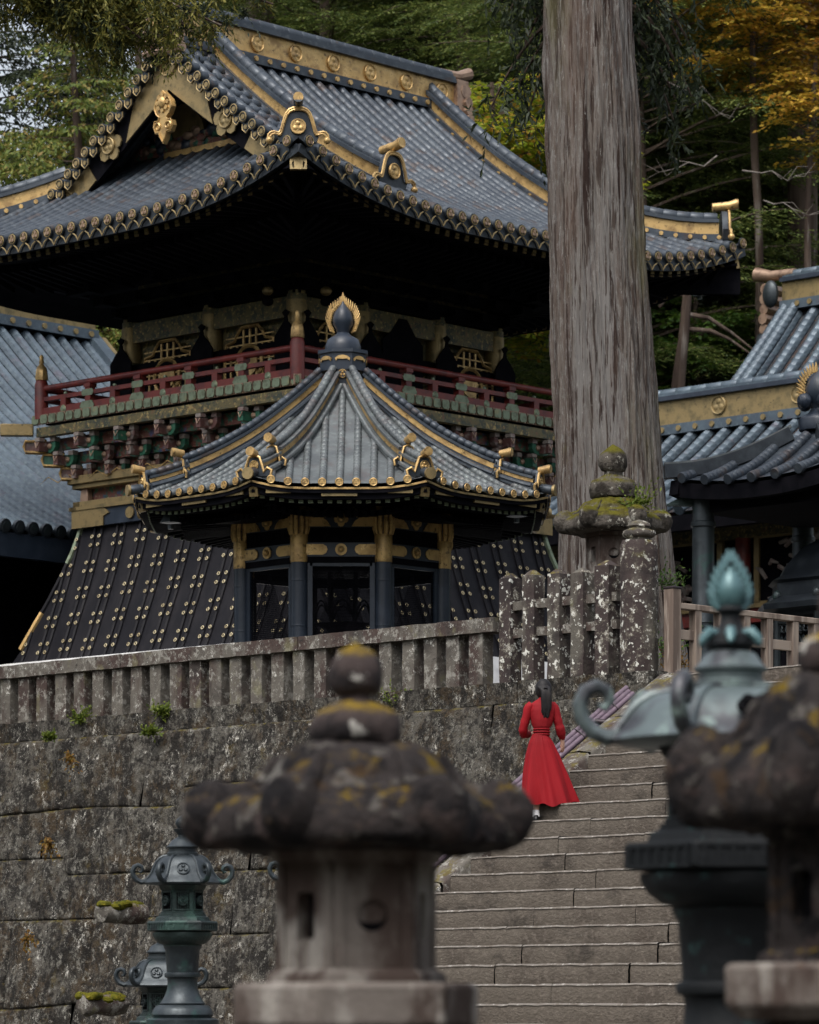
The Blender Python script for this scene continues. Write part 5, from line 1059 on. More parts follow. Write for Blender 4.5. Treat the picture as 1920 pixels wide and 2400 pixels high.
def bronze_lantern(label,x,D,zb,k,rot,mats,fin=0,ped=True):
    p=W(x,0,D); t=thing('bronze_lantern',label,'bronze lantern',(p.x,D,0),rot,'bronze lanterns'); zq=(lambda z:z) if fin==0 else (lambda z:z*.88 if z<0 else (z*.62 if z<=.25 else (.155+(z-.25)*.75 if z<=.445 else .30+(z-.445)*1.13))); s=lambda L:[(r*k,zb+zq(z)*k) for r,z in L]; Z=Vector((0,0,1)); H=PI/3
    m=MB(); prof=[(.13,.25),(.17,.243),(.205,.22),(.235,.18),(.255,.13),(.272,.085),(.30,.045),(.335,.015),(.345,-.005),(.335,-.02),(.2,-.03)]
    if fin: prof=[(.105,.25),(.17,.24),(.23,.215),(.268,.175),(.292,.13),(.31,.085),(.328,.045),(.35,.015),(.362,-.005),(.35,-.02),(.2,-.03)]
    def fr(a,q): 
        x=((a)%H)/H; return 1+(.0 if q<.1 else .10*abs(2*x-1)**3-.03)
    m.lathe(s(prof),72,fr=fr,cap=True)
    for j in range(6):
        X=Matrix.Rotation(j*H,3,'Z'); m.tube([X@Vector((r*k*1.07,0,zb+zq(z)*k)) for r,z in prof[:8]],.014*k,7)
        a=j*H+H/2; 
        n=Vector((math.cos(a),math.sin(a),.45)).normalized(); rr_=.302 if fin else .243; c=Vector((math.cos(a)*rr_*k,math.sin(a)*rr_*k,zb+zq(.115)*k)); c+=n*.012*k
        if fin==0: crest(m,c+n*(-.018*k),n,.062*k,0)
        elif j==4:
            for q in range(5): aa=q*2*PI/5; tt=n.cross(Vector((0,0,1))).normalized(); m.disc(c-n*.004*k+tt*.02*k*math.cos(aa)+n.cross(tt)*.016*k*math.sin(aa),n,.02*k,.02*k,10,1); 
    r_=m.build('roof',[mats[0],'hole'],t,smooth=50)
    for j in range(6):
        X=Matrix.Rotation(j*H,3,'Z'); m=MB(); sp=[(.27,.05),(.33,.012),(.385,.0),(.43,.02),(.462,.06),(.468,.105),(.45,.145),(.415,.16),(.385,.145),(.375,.115),(.39,.092),(.41,.1)]
        m.tube([X@Vector((r*k,0,zb+z*k)) for r,z in sp],[w*k for w in (.02,.024,.026,.026,.025,.024,.024,.023,.021,.018,.014,.008)],9); m.build('roof_scroll',[mats[0]],t)
    m=MB(); dk=.76 if fin else 1.; m.lathe(s([(r_*dk,z_) for r_,z_ in [(.145,.25),(.145,.275),(.13,.285),(.13,.315),(.15,.325),(.15,.335),(.13,.35),(.105,.39),(.06,.415),(.045,.425),(.045,.445)]]),28,mi=0)
    if fin==0:
        m.lathe(s([(.045,.445),(.085,.49),(.09,.5),(.04,.505),(.05,.515),(.068,.55),(.06,.585),(.03,.615),(.002,.635)]),24)
        m.build('jewel',[mats[0]],t)
    else:
        m.build('dome',[mats[1]],t)
        m=MB(); m.lathe(s([(.06,.40),(.075,.43),(.07,.46),(.045,.475),(.03,.5),(.03,.515),(.045,.53),(.03,.545),(.035,.56)]),24,mi=1)
        for j in range(6):
            a=j*H+.35; X=Matrix.Rotation(a,3,'Z'); m.tube([X@Vector((r*k,0,zb+zq(z)*k)) for r,z in ((.025,.452),(.05,.462),(.075,.468),(.095,.45),(.105,.43))],[.012*k,.018*k,.018*k,.015*k,.008*k],8,0)
        m.lathe(s([(.02,.53),(.035,.545),(.045,.57),(.042,.60),(.028,.625),(.004,.65)]),24,mi=0)
        for sg in (-1,1):
            for i in range(9):
                u=i/8; an=-.9+u*2.35; c=Vector((sg*k*interp(u,[0,.3,.6,1],[.035,.05,.038,.006]),.0,zb+zq(interp(u,[0,.3,.6,1],[.535,.565,.61,.66]))*k)); d=Vector((sg*(.6-.55*u),0,.4+.6*u)).normalized(); m.tube([c,c+d*.018*k,c+d*.04*k],[.013*k,.011*k,.003*k],7,0)
        m.build('flame_jewel',[mats[2],'bronze_dark'],t)
    m=MB(); m.lathe(s([(.23,-.02),(.21,-.06),(.195,-.08),(.19,-.27),(.205,-.28),(.205,-.295),(.22,-.30),(.22,-.315),(.25,-.33),(.26,-.365)]),6,ph=H/2 if False else 0)
    for j in range(6):
        a=j*H+H/2; n=Vector((math.cos(a),math.sin(a),0)); U=Vector((-math.sin(a),math.cos(a),0)); c=n*(.167*k)+Z*(zb+zq(-.175)*k)
        for i in range(-3,4): m.beam(c+U*i*.018*k-Z*.075*k,c+U*i*.018*k+Z*.075*k,.006*k,.012*k,1,up=n)
        crest(m,c+n*.004,n,.05*k,0)
        for sg in (-1,1): m.beam(c+U*sg*.075*k-Z*.085*k,c+U*sg*.075*k+Z*.085*k,.014*k,.016*k,0,up=n)
        for sg in (-1,1): m.beam(c-U*.08*k+Z*sg*.085*k,c+U*.08*k+Z*sg*.085*k,.012*k,.016*k,0,up=n)
    m.build('fire_box',[mats[3],'hole'],t,smooth=25)
    m=MB(); m.lathe(s([(.2,-.36),(.32,-.365),(.33,-.38),(.33,-.45),(.315,-.46),(.26,-.465)]),6)
    for j in range(6):
        a=j*H+H/2; n=Vector((math.cos(a),math.sin(a),0)); U=Vector((-math.sin(a),math.cos(a),0)); c=n*(.286*k)+Z*(zb+zq(-.415)*k)
        for sg in (-1,1): m.beam(c-U*.15*k+Z*sg*.03*k,c+U*.15*k+Z*sg*.03*k,.012*k,.012*k,0,up=n)
        for i in range(-3,4): m.beam(c+U*i*.045*k-Z*.028*k,c+U*i*.045*k+Z*.028*k,.012*k,.01*k,0,up=n)
    m.build('platform',[mats[3]],t,smooth=25)
    m=MB(); m.lathe(s([(.2,-.46),(.275,-.47),(.272,-.5),(.25,-.54),(.21,-.575),(.18,-.585),(.18,-.60)]),36,fr=lambda a,q:1+(.025*abs(math.cos(6*a)) if .1<q<.75 else 0)); m.build('lotus_bowl',[mats[3]],t,smooth=50)
    m=MB(); m.lathe(s([(.178,-.60),(.172,-.62),(.162,-.635),(.150,-.80),(.148,-.845),(.165,-.85),(.17,-.87),(.165,-.89),(.145,-.9),(.14,-.93),(.145,-1.0),(.165,-1.06),(.2,-1.12),(.215,-1.135),(.2,-1.15)]),36); m.build('shaft',[mats[0] if fin==0 else mats[3]],t,smooth=40)
    m=MB(); m.lathe(s([(.2,-1.145),(.245,-1.16),(.275,-1.2),(.285,-1.24),(.27,-1.27),(.31,-1.275),(.34,-1.29),(.34,-1.34),(.3,-1.35)]),48,fr=lambda a,q:1+(.02*abs(math.cos(8*a)) if .1<q<.5 else 0)); m.build('lotus_base',[mats[0]],t,smooth=40)
    zz=zb+zq(-1.35)*k; m=MB(); m.lathe([(.42*k,0),(.42*k,max(.05,zz-.2)),(.38*k,max(.07,zz-.15)),(.36*k,zz+.002),(.1,zz+.003)],8); m.build('stone_pedestal',['lanternbox'],t,smooth=30)
    return t
BM=('bronze','bronze','bronze','bronze_green')
bronze_lantern('sharp blue grey bronze lantern with scrolled roof, fully visible before the retaining wall',428,36.,2.80,1.,R(5),BM)
bronze_lantern('lower bronze lantern half hidden behind the sharp blue grey one',378,39.,1.86,1.,R(-7),BM)
bronze_lantern('bronze lantern hidden by the big central stone lantern save one roof scroll',743,38.,2.90,1.,R(2),BM)
bronze_lantern('large blurred bronze lantern with pale green roof and turquoise flame jewel',1712,16.,2.73,1.355,R(6),('bronze_pale','bronze_pale','bronze_turq','bronze_dark'),1)
# ================================================================ visitor in red
def visitor():
    p=W(1264,0,43.0); zf=5.55-9*.2045+.006; t=thing('person','woman in a long red dress with black ponytail, climbing the stairs','person',(p.x,43.05,zf),0)
    # body: one skinned surface (pelvis root)
    vs=[];es=[];rs=[]
    def add(p,r,par=None):
        vs.append(p); rs.append(r)
        if par is not None: es.append((par,len(vs)-1))
        return len(vs)-1
    pel=add((.03,0,.86),.10); w=add((.03,.01,1.0),.06,pel); ch=add((.035,.02,1.18),.08,w); nk=add((.04,.03,1.33),.05,ch); nk2=add((.045,.035,1.39),.045,nk); hd=add((.05,.05,1.45),.07,nk2); h2=add((.05,.05,1.53),.06,hd)
    for sg,kn,an,toe in ((-1,(-.02,.05,.47),(-.035,-.02,.09),(-.03,.10,.04)),(1,(.13,.25,.62),(.14,.27,.30),(.15,.40,.245))):
        hp=add((.03+sg*.08,0,.82),.085,pel); k=add(kn,.055,hp); cf=add(tuple(lerp(kn[i],an[i],.35) for i in range(3)),.05,k); a=add(an,.034,cf); ft=add(toe,.03,a)
    for sg in (-1,1):
        sh=add((.035+sg*.115,.02,1.26),.03,ch)
        if sg<0: el=add((-.178,.05,1.02),.03,sh); wr=add((-.09,.24,1.0),.027,el); hn=add((-.06,.3,1.0),.024,wr)
        else: el=add((.235,.03,1.05),.03,sh); wr=add((.262,.09,.93),.026,el); hn=add((.272,.10,.865),.026,wr)
        base=Vector(vs[hn])
        for f in range(4):
            o=Vector((-.015+.010*f,.01*f-.012,-.03)) if sg>0 else Vector((.02,.03,.018-.012*f)); q=add(tuple(base+o),.0085,hn); dlt=Vector((-.006,.012,-.026-.004*(f in (1,2)))) if sg>0 else Vector((.03,.012,-.004)); q=add(tuple(base+o+dlt),.008,q); add(tuple(base+o+dlt*1.7+Vector((-.006,.012,0))),.007,q)
        o=Vector((-.024,-.006,.0)) if sg>0 else Vector((.0,.02,.028)); q=add(tuple(base+o),.009,hn); add(tuple(base+o+(Vector((-.006,.012,-.03)) if sg>0 else Vector((.03,.01,0)))),.008,q)
    me=bpy.data.meshes.new('body'); me.from_pydata([tuple(v) for v in vs],es,[]); me.materials.append(M['skin']); o=bpy.data.objects.new('body',me); COL.objects.link(o); o.parent=t
    sk=o.modifiers.new('skin','SKIN'); 
    if not me.skin_vertices: me.attributes.new; 
    try:
        ly=me.skin_vertices[0] if len(me.skin_vertices) else None
        if ly is None:
            bpy.context.view_layer.objects.active=o; ly=me.skin_vertices[0]
        for i,r in enumerate(rs): ly.data[i].radius=(r,r); ly.data[i].use_root=(i==0)
    except Exception as e: print('SKINERR',e)
    sb=o.modifiers.new('sub','SUBSURF'); sb.levels=2; sb.render_levels=2
    for p_ in me.polygons: p_.use_smooth=True
    # skirt
    body=o; m=MB(); rg=random.Random(1); phs=[rg.random()*6 for _ in range(6)]
    def skirt(u,v):
        a=2*PI*v; z=lerp(.985,.20,u); cx=lerp(.012,.122,u**1.2)-.0; cy=lerp(.0,.14,u); rx=interp(u,[0,.04,.12,.3,.6,1],[.083,.10,.135,.19,.255,.318]); ry=interp(u,[0,.04,.12,.3,.6,1],[.075,.09,.12,.16,.22,.31])
        f=1+ (.05*math.cos(9*a+phs[0]+1.5*u)+.075*math.cos(5*a+phs[1]+u)+.04*math.cos(15*a+phs[2]-u)+.09*mnoise.noise(Vector((math.cos(a)*2.5,math.sin(a)*2.5,u*1.2))))*(.25+.75*u)*(1 if u>.02 else 0)+ (.035*math.cos(30*a) if .02<u<.2 else 0)*(1-u*4)
        zz=z-(.05*math.sin(a*1+2.2)+.015*math.cos(9*a+phs[0]))*u**3+ (.065*max(0,math.cos(a))*u**3)
        return Vector((cx+rx*f*math.cos(a),cy+ry*f*math.sin(a),zz))
    m.grid(skirt,36,144,0); m.build('skirt',['dress'],t,smooth=80)
    m=MB()
    def bod(u,v):
        a=2*PI*v; z=lerp(.97,1.40,u); rx=interp(u,[0,.17,.2,.3,.5,.7,.8,.88,.93,.95,1],[.088,.084,.098,.118,.140,.150,.145,.105,.07,.055,.052]); ry=interp(u,[0,.17,.2,.4,.65,.8,.9,.95,1],[.078,.076,.09,.105,.11,.095,.07,.056,.053]); f=1+.012*math.cos(11*a)*(u<.8)+ (.02*math.cos(4*a+5*u) if .2<u<.7 else 0)
        return Vector((.025+.025*u+rx*f*math.cos(a),.005+.03*u+ry*f*math.sin(a),z+.0*math.cos(a)))
    m.grid(bod,30,48,0)
    for z,r in ((.975,1.04),(1.005,1.05),(1.035,1.03)): m.tube([Vector((.028+.087*r*math.cos(a),.008+.079*r*math.sin(a),z)) for a in np.linspace(0,2*PI,30)],.0105,6,0,cap=False)
    m.build('bodice',['dress'],t,smooth=80)
    for sg,pts,rr in ((-1,[(-.075,.02,1.315),(-.115,.02,1.275),(-.142,.025,1.17),(-.168,.035,1.08),(-.178,.055,1.02),(-.165,.11,.99),(-.12,.2,.995),(-.1,.235,1.0)],[.05,.056,.05,.048,.05,.05,.044,.03]),(1,[(.135,.03,1.315),(.17,.03,1.275),(.198,.03,1.18),(.222,.03,1.1),(.238,.035,1.04),(.252,.06,.985),(.262,.085,.945),(.264,.092,.925)],[.05,.056,.051,.05,.054,.05,.036,.028])):
        P=[Vector(q) for q in pts]; d=[i/(len(P)-1) for i in range(len(P))]; Q=[];RR=[]
        for x in np.linspace(0,1,26): Q.append(Vector([float(np.interp(x,d,[q[c] for q in P])) for c in range(3)])); RR.append(float(np.interp(x,d,rr))*(1+.05*math.sin(x*38)*(x>.35)))
        m=MB(); m.tube(Q,RR,16); m.rough(.006,22,sg); m.build('sleeve',['dress'],t,smooth=80)
    # face details, hair
    m=MB(); c=Vector((.05,.05,1.475)); m.ell(c,(.073,.088,.108),20,14); m.ell(c+Vector((0,.088,-.012)),(.013,.02,.018),8,6); m.ell(c+Vector((0,.082,-.052)),(.022,.008,.007),8,6)
    for sg in (-1,1): m.ell(c+Vector((sg*.074,.0,-.012)),(.010,.02,.03),8,8); m.ell(c+Vector((sg*.03,.078,.015)),(.012,.008,.006),8,6)
    m.build('head',['skin'],t)
    m=MB(); c2=c+Vector((.002,-.008,.012))
    m.ell(c2,(.095,.098,.12),24,18); m.v=[v if not (v[1]>.1 and v[2]<1.52) else (v[0],.1,v[2]) for v in m.v]
    for i in range(9):
        x=(i-4)/4; a=[c2+Vector((x*.05,-.07,.035-.02*abs(x))),c2+Vector((x*.035+.02,-.115,-.02)),c2+Vector((x*.038+.028,-.125,-.10)),c2+Vector((x*.04+.028,-.125,-.20-.01*(i%3))),c2+Vector((x*.034+.012+.006*math.sin(i*2.1),-.115,-.275-.02*(i%4))),c2+Vector((x*.03-.004+.012*math.sin(i*1.7),-.105,-.33+.03*(i%3)))]
        Q=[];d=np.linspace(0,1,6)
        for y in np.linspace(0,1,14): Q.append(Vector([float(np.interp(y,d,[q[k] for q in a])) for k in range(3)]))
        m.tube(Q,[.024*(1-.75*y**3) for y in np.linspace(0,1,14)],7)
    m.tube([c2+Vector((.02,-.105,.0)),c2+Vector((.02,-.125,-.015))],.028,9); m.rough(.004,30,2); m.build('hair',['hair'],t,smooth=80)
    for (ax,ay,az) in ((-.035,-.02,.02),(.14,.27,.228)):
        m=MB(); m.tube([(ax,ay,az+.035),(ax,ay,az+.11)],[.043,.038],12); m.build('sock',['sock'],t)
        m=MB(); m.grid(lambda u,v:Vector((ax+.045*math.cos(2*PI*v)*interp(u,[0,.3,.7,1],[1,1,.8,.02]),ay+.05+.13*math.sin(2*PI*v)*interp(u,[0,.3,.7,1],[1,1,.75,.02]),az-.02+interp(u,[0,.3,.7,1],[0,.03,.06,.068])+(.02 if math.sin(2*PI*v)<-.3 else 0)*u)),6,20); m.build('shoe',['shoe'],t)
visitor()
# ================================================================ trees
def leafobj(name,P,Dv,N,L,Wd,mat,parent=None):
    P=np.asarray(P,float);Dv=np.asarray(Dv,float);N=np.asarray(N,float); Dv/=np.linalg.norm(Dv,axis=1)[:,None]+1e-9
    Sd=np.cross(N,Dv); Sd/=np.linalg.norm(Sd,axis=1)[:,None]+1e-9; L=np.asarray(L)[:,None]; Wd=np.asarray(Wd)[:,None]
    V=np.stack([P,P+Dv*L*.45+Sd*Wd*.5,P+Dv*L,P+Dv*L*.45-Sd*Wd*.5],1).reshape(-1,3); n=len(P)
    me=bpy.data.meshes.new(name); me.vertices.add(4*n); me.vertices.foreach_set('co',V.ravel().astype(np.float32)); me.loops.add(4*n); me.loops.foreach_set('vertex_index',np.arange(4*n,dtype=np.int32)); me.polygons.add(n); me.polygons.foreach_set('loop_start',np.arange(0,4*n,4,dtype=np.int32)); me.polygons.foreach_set('loop_total',np.full(n,4,dtype=np.int32)); me.materials.append(M[mat]); me.update(); me.validate()
    o=bpy.data.objects.new(name,me); COL.objects.link(o); o.parent=parent; return o
def spray(rg,axis,side_len,dens,leafL,hang=.2,flat=.25):
    # flat branch: axis = list of points; returns leaves along alternating twigs
    ax=np.array([tuple(p) for p in axis]); seg=np.linalg.norm(np.diff(ax,axis=0),axis=1); cum=np.concatenate([[0],np.cumsum(seg)]); T=cum[-1]; n=max(4,int(T/dens)); P=[];Dd=[]
    s=np.linspace(.12*T,T,n); pts=np.stack([np.interp(s,cum,ax[:,c]) for c in range(3)],1); tan=np.gradient(pts,axis=0); tan/=np.linalg.norm(tan,axis=1)[:,None]+1e-9
    z=np.array([0,0,1.]); sd=np.cross(tan,z); sd/=np.linalg.norm(sd,axis=1)[:,None]+1e-9
    for sg in (-1,1):
        prof=np.sin(np.clip(s/T,0,1)*PI*.92+.12)**.7; l=side_len*prof*rg.uniform(.6,1.1,n); d=tan*.7+sd*sg*.8+rg.normal(0,.12,(n,3)); d/=np.linalg.norm(d,axis=1)[:,None]
        k=np.maximum(2,(l/(leafL*.55)).astype(int)); idx=np.repeat(np.arange(n),k); q=np.concatenate([np.linspace(.1,1,kk) for kk in k]); lp=pts[idx]+d[idx]*(l[idx]*q)[:,None]; lp[:,2]-=hang*(l[idx]*q)**2+0; 
        a2=np.where(rg.random(len(idx))<.5,-1,1); ld=d[idx]+np.cross(d[idx],z)*(a2*.7)[:,None]+rg.normal(0,flat,(len(idx),3)); ld[:,2]-=hang
        P.append(lp);Dd.append(ld)
    return np.concatenate(P),np.concatenate(Dd)
TREEN=[0]
def crown_mesh(name,seed,kind,H,zb,Rm,nb,mat,leafL=.17,leafW=.06,par=None,xl=None):
    fl=seed in (11,12,13); hg=.7 if fl else .16; jt=.5 if fl else .22
    rg=np.random.default_rng(seed); Ps=[];Ds=[];limbs=MB()
    for i in range(nb):
        f=(i+rg.random())/nb; h=zb+(H-zb)*f; az=rg.random()*2*PI; d=np.array([math.cos(az),math.sin(az),0])
        if kind=='cone': L=Rm*(1-f)**.75*rg.uniform(.7,1.1)+.4; ris,dro=.12,.28
        elif kind=='round': L=Rm*math.sqrt(max(.05,1-(2*f-1)**2))*rg.uniform(.6,1.08)+.3; ris,dro=.45,.35
        else: L=Rm*(1-.6*f)*rg.uniform(.6,1.1); ris,dro=-.05,.55
        q=np.linspace(0,1,7)[:,None]; zz=(ris*q-dro*q*q)*L*.8
        bend=rg.normal(0,.12); pts=np.array([0,0,h])+d*L*q+np.array([-d[1],d[0],0])*bend*L*q*q+np.array([0,0,1.])*zz
        if xl is not None and not xl(pts[-1]): continue
        limbs.tube([Vector(p) for p in pts],[max(.006,.032*L/4*(1-.85*x)) for x in np.linspace(0,1,7)],4,cap=False)
        P,D=spray(rg,pts,min(1.25,L*.36),.14 if leafL<.2 else .2,leafL,hg,jt)
        Ps.append(P);Ds.append(D)
        # secondary forks
        for sg in (-1,1):
            if L>1.4:
                b=pts[3]; dd=d*.75+np.array([-d[1],d[0],0])*sg*.66; p2=b+dd*L*.5*q+np.array([0,0,1.])*(.05*q-.3*q*q)*L*.5
                P,D=spray(rg,p2,min(.9,L*.25),.16,leafL,hg,jt); Ps.append(P);Ds.append(D)
    P=np.concatenate(Ps);D=np.concatenate(Ds); n=len(P); N=np.tile([0,0,1.],(n,1))+rg.normal(0,1.6 if fl else .35,(n,3)); 
    o=leafobj(name,P,D,N,leafL*rg.uniform(.6,1.25,n),leafW*rg.uniform(.7,1.3,n),mat,par); TREEN[0]+=n
    return o,limbs
def trunk_mb(H,r0,r1,seed,lean=.0,n=12):
    m=MB(); k=16; ph=seed
    pts=[Vector((lean*H*(i/k)+.12*math.sin(i*.7+ph)*(i/k),.1*math.sin(i*.5+ph*2)*(i/k),H*i/k)) for i in range(k+1)]
    m.tube(pts,[lerp(r0,r1,(i/k)**.8)*(1.25 if i==0 else 1) for i in range(k+1)],n); m.rough(.04,2.,seed); return m
def tree(name,label,cat,px,D,zg,kind,H,zb,Rm,nb,mat,seed,r0=.35,leafL=.17,leafW=.06,bark='bark2',group='trees on the hillside',lean=0.):
    p=W(px,0,D); t=thing(name,label,cat,(p.x,D,zg-.3),0,group)
    trunk_mb(H,r0,.05,seed,lean).build('trunk',[bark],t)
    o,l=crown_mesh('crown',seed,kind,H,zb,Rm,nb,mat,leafL,leafW,t); l.build('limbs',[bark],t); return t
# --- giant cedar in front
def giant():
    D=52.; ys=[-160,0,300,600,900,1100,1300,1430,1640]; xl=[1262,1272,1279,1288,1292,1300,1308,1308,1290]; xr=[1468,1476,1496,1512,1535,1550,1570,1583,1610]
    t=thing('giant_cedar','giant cedar with a massive grey brown fluted trunk rising past the tower','cedar tree',(W(1440,0,D).x,D,5.58),0)
    m=MB(); n=220; rows=130; x0=W(1440,0,D).x
    def fn(u,v):
        y=lerp(1640,-700,u); a=2*PI*v; cx=(interp(y,ys,xl)+interp(y,ys,xr))/2; hw=(interp(y,ys,xr)-interp(y,ys,xl))/2
        if y<-160: cx+=(y+160)*.03; hw+=(y+160)*.03
        X=(cx-960)/FPX*D-x0; r=hw/FPX*D; z=EYE+(HOR-y)/FPX*D-5.58
        dd=Vector((math.cos(a)*2.2,math.sin(a)*2.2,z*.10)); g=mnoise.noise(dd*1.6)*.05+abs(mnoise.noise(dd*4.5))*.07+abs(mnoise.noise(Vector((math.cos(a)*2.2,math.sin(a)*2.2,z*.16))*11))*.045+mnoise.noise(Vector((math.cos(a)*2,math.sin(a)*2,z*.5)))*.03
        r=r*(1+.03*math.cos(3*a+z*.15)+.02*math.cos(7*a+.3*z))-.035+g
        return Vector((X+r*math.cos(a),r*math.sin(a),z))
    m.grid(fn,rows,n,0); m.f=[f[::-1] for f in m.f]; m.build('trunk',['bark'],t,smooth=180)
    rg=np.random.default_rng(5); Ps=[];Ds=[];lm=MB()
    # drooping boughs close to the trunk high up
    for i in range(60):
        h=rg.uniform(9.0,13.8); az=rg.choice([rg.uniform(-.35,.5),rg.uniform(2.5,3.7)]) if i<34 else rg.uniform(.2,2.9); L=rg.uniform(.9,1.75); d=np.array([math.cos(az),abs(math.sin(az))*.8+.5,0]); q=np.linspace(0,1,7)[:,None]
        if h<10.4: L*=.7
        pts=np.array([-.2,.3,h+.4])+d*(.3+L*q)+np.array([0,0,1.])*(.15*q-1.05*q*q)*L; lm.tube([Vector(p) for p in pts],[.04*(1-.8*x)+.005 for x in np.linspace(0,1,7)],5,cap=False)
        for b in (pts,):
            for j in range(22):
                c=b[min(6,int(rg.random()*7))]+rg.normal(0,.14,3); k=14; s=np.linspace(0,1,k)[:,None]; dd=rg.normal(0,.35,3)+np.array([0,0,-.9]); Ps.append(c+dd*s*.5); Ds.append(np.tile(dd,(k,1))+rg.normal(0,.55,(k,3)))
    P=np.concatenate(Ps);D2=np.concatenate(Ds);n=len(P); leafobj('crown',P,D2,rg.normal(0,1,(n,3)),.15*rg.uniform(.6,1.2,n),.04*np.ones(n),'fir_dark',t); lm.build('limbs',['bark2'],t)
giant()
# --- cedar bough hanging in from the upper left
def bough_tree():
    D=54.; p=W(-330,0,D); t=thing('overhanging_cedar','cedar rooted beyond the left edge, its yellow green boughs hanging over the roof gable','cedar tree',(p.x,D,5.58),0)
    m=trunk_mb(17,.55,.2,3.); m.build('trunk',['bark2'],t); rg=np.random.default_rng(8); Ps=[];Ds=[];lm=MB(); Pd=[];Dd=[]
    W_=lambda x,y,dd=0: np.array(tuple(W(x,y,D+dd)-Vector((p.x,D,5.58))))
    tips=[((-330,-260),(60,-60),(360,-10),(520,60)),((-330,-200),(50,-30),(260,30),(420,110)),((-330,-240),(0,-80),(200,-10),(330,90)),((-330,-300),(100,-120),(420,-70),(640,10)),((-330,-300),(0,-90),(120,0),(200,50)),((-330,-240),(100,-60),(240,30),(285,140)),((-330,-260),(150,-60),(380,20),(470,90))]
    for i,tp in enumerate(tips):
        off=rg.uniform(-.7,.7); c=[W_(x,y,off) for x,y in tp]; q=np.linspace(0,1,16); ax=np.stack([np.interp(q,[0,.5,.8,1],[a[k] for a in c]) for k in range(3)],1); lm.tube([Vector(a) for a in ax],[.06*(1-.85*x)+.008 for x in q],5,cap=False)
        for j in range(68):
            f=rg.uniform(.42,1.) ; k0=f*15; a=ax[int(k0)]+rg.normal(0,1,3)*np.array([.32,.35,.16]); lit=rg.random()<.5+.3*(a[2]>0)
            for s_ in range(11):
                dd=rg.normal(0,.55,3)+np.array([0,0,-.55]); L=rg.uniform(.14,.32); kk=9; s=np.linspace(0,1,kk)[:,None]
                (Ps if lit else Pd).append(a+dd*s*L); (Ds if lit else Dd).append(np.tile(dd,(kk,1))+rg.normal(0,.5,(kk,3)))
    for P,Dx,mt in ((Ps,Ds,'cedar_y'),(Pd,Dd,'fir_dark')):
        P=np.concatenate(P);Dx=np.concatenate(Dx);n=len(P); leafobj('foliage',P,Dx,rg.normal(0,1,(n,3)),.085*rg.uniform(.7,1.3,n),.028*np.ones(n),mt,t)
    lm.build('limbs',['bark2'],t)
bough_tree()
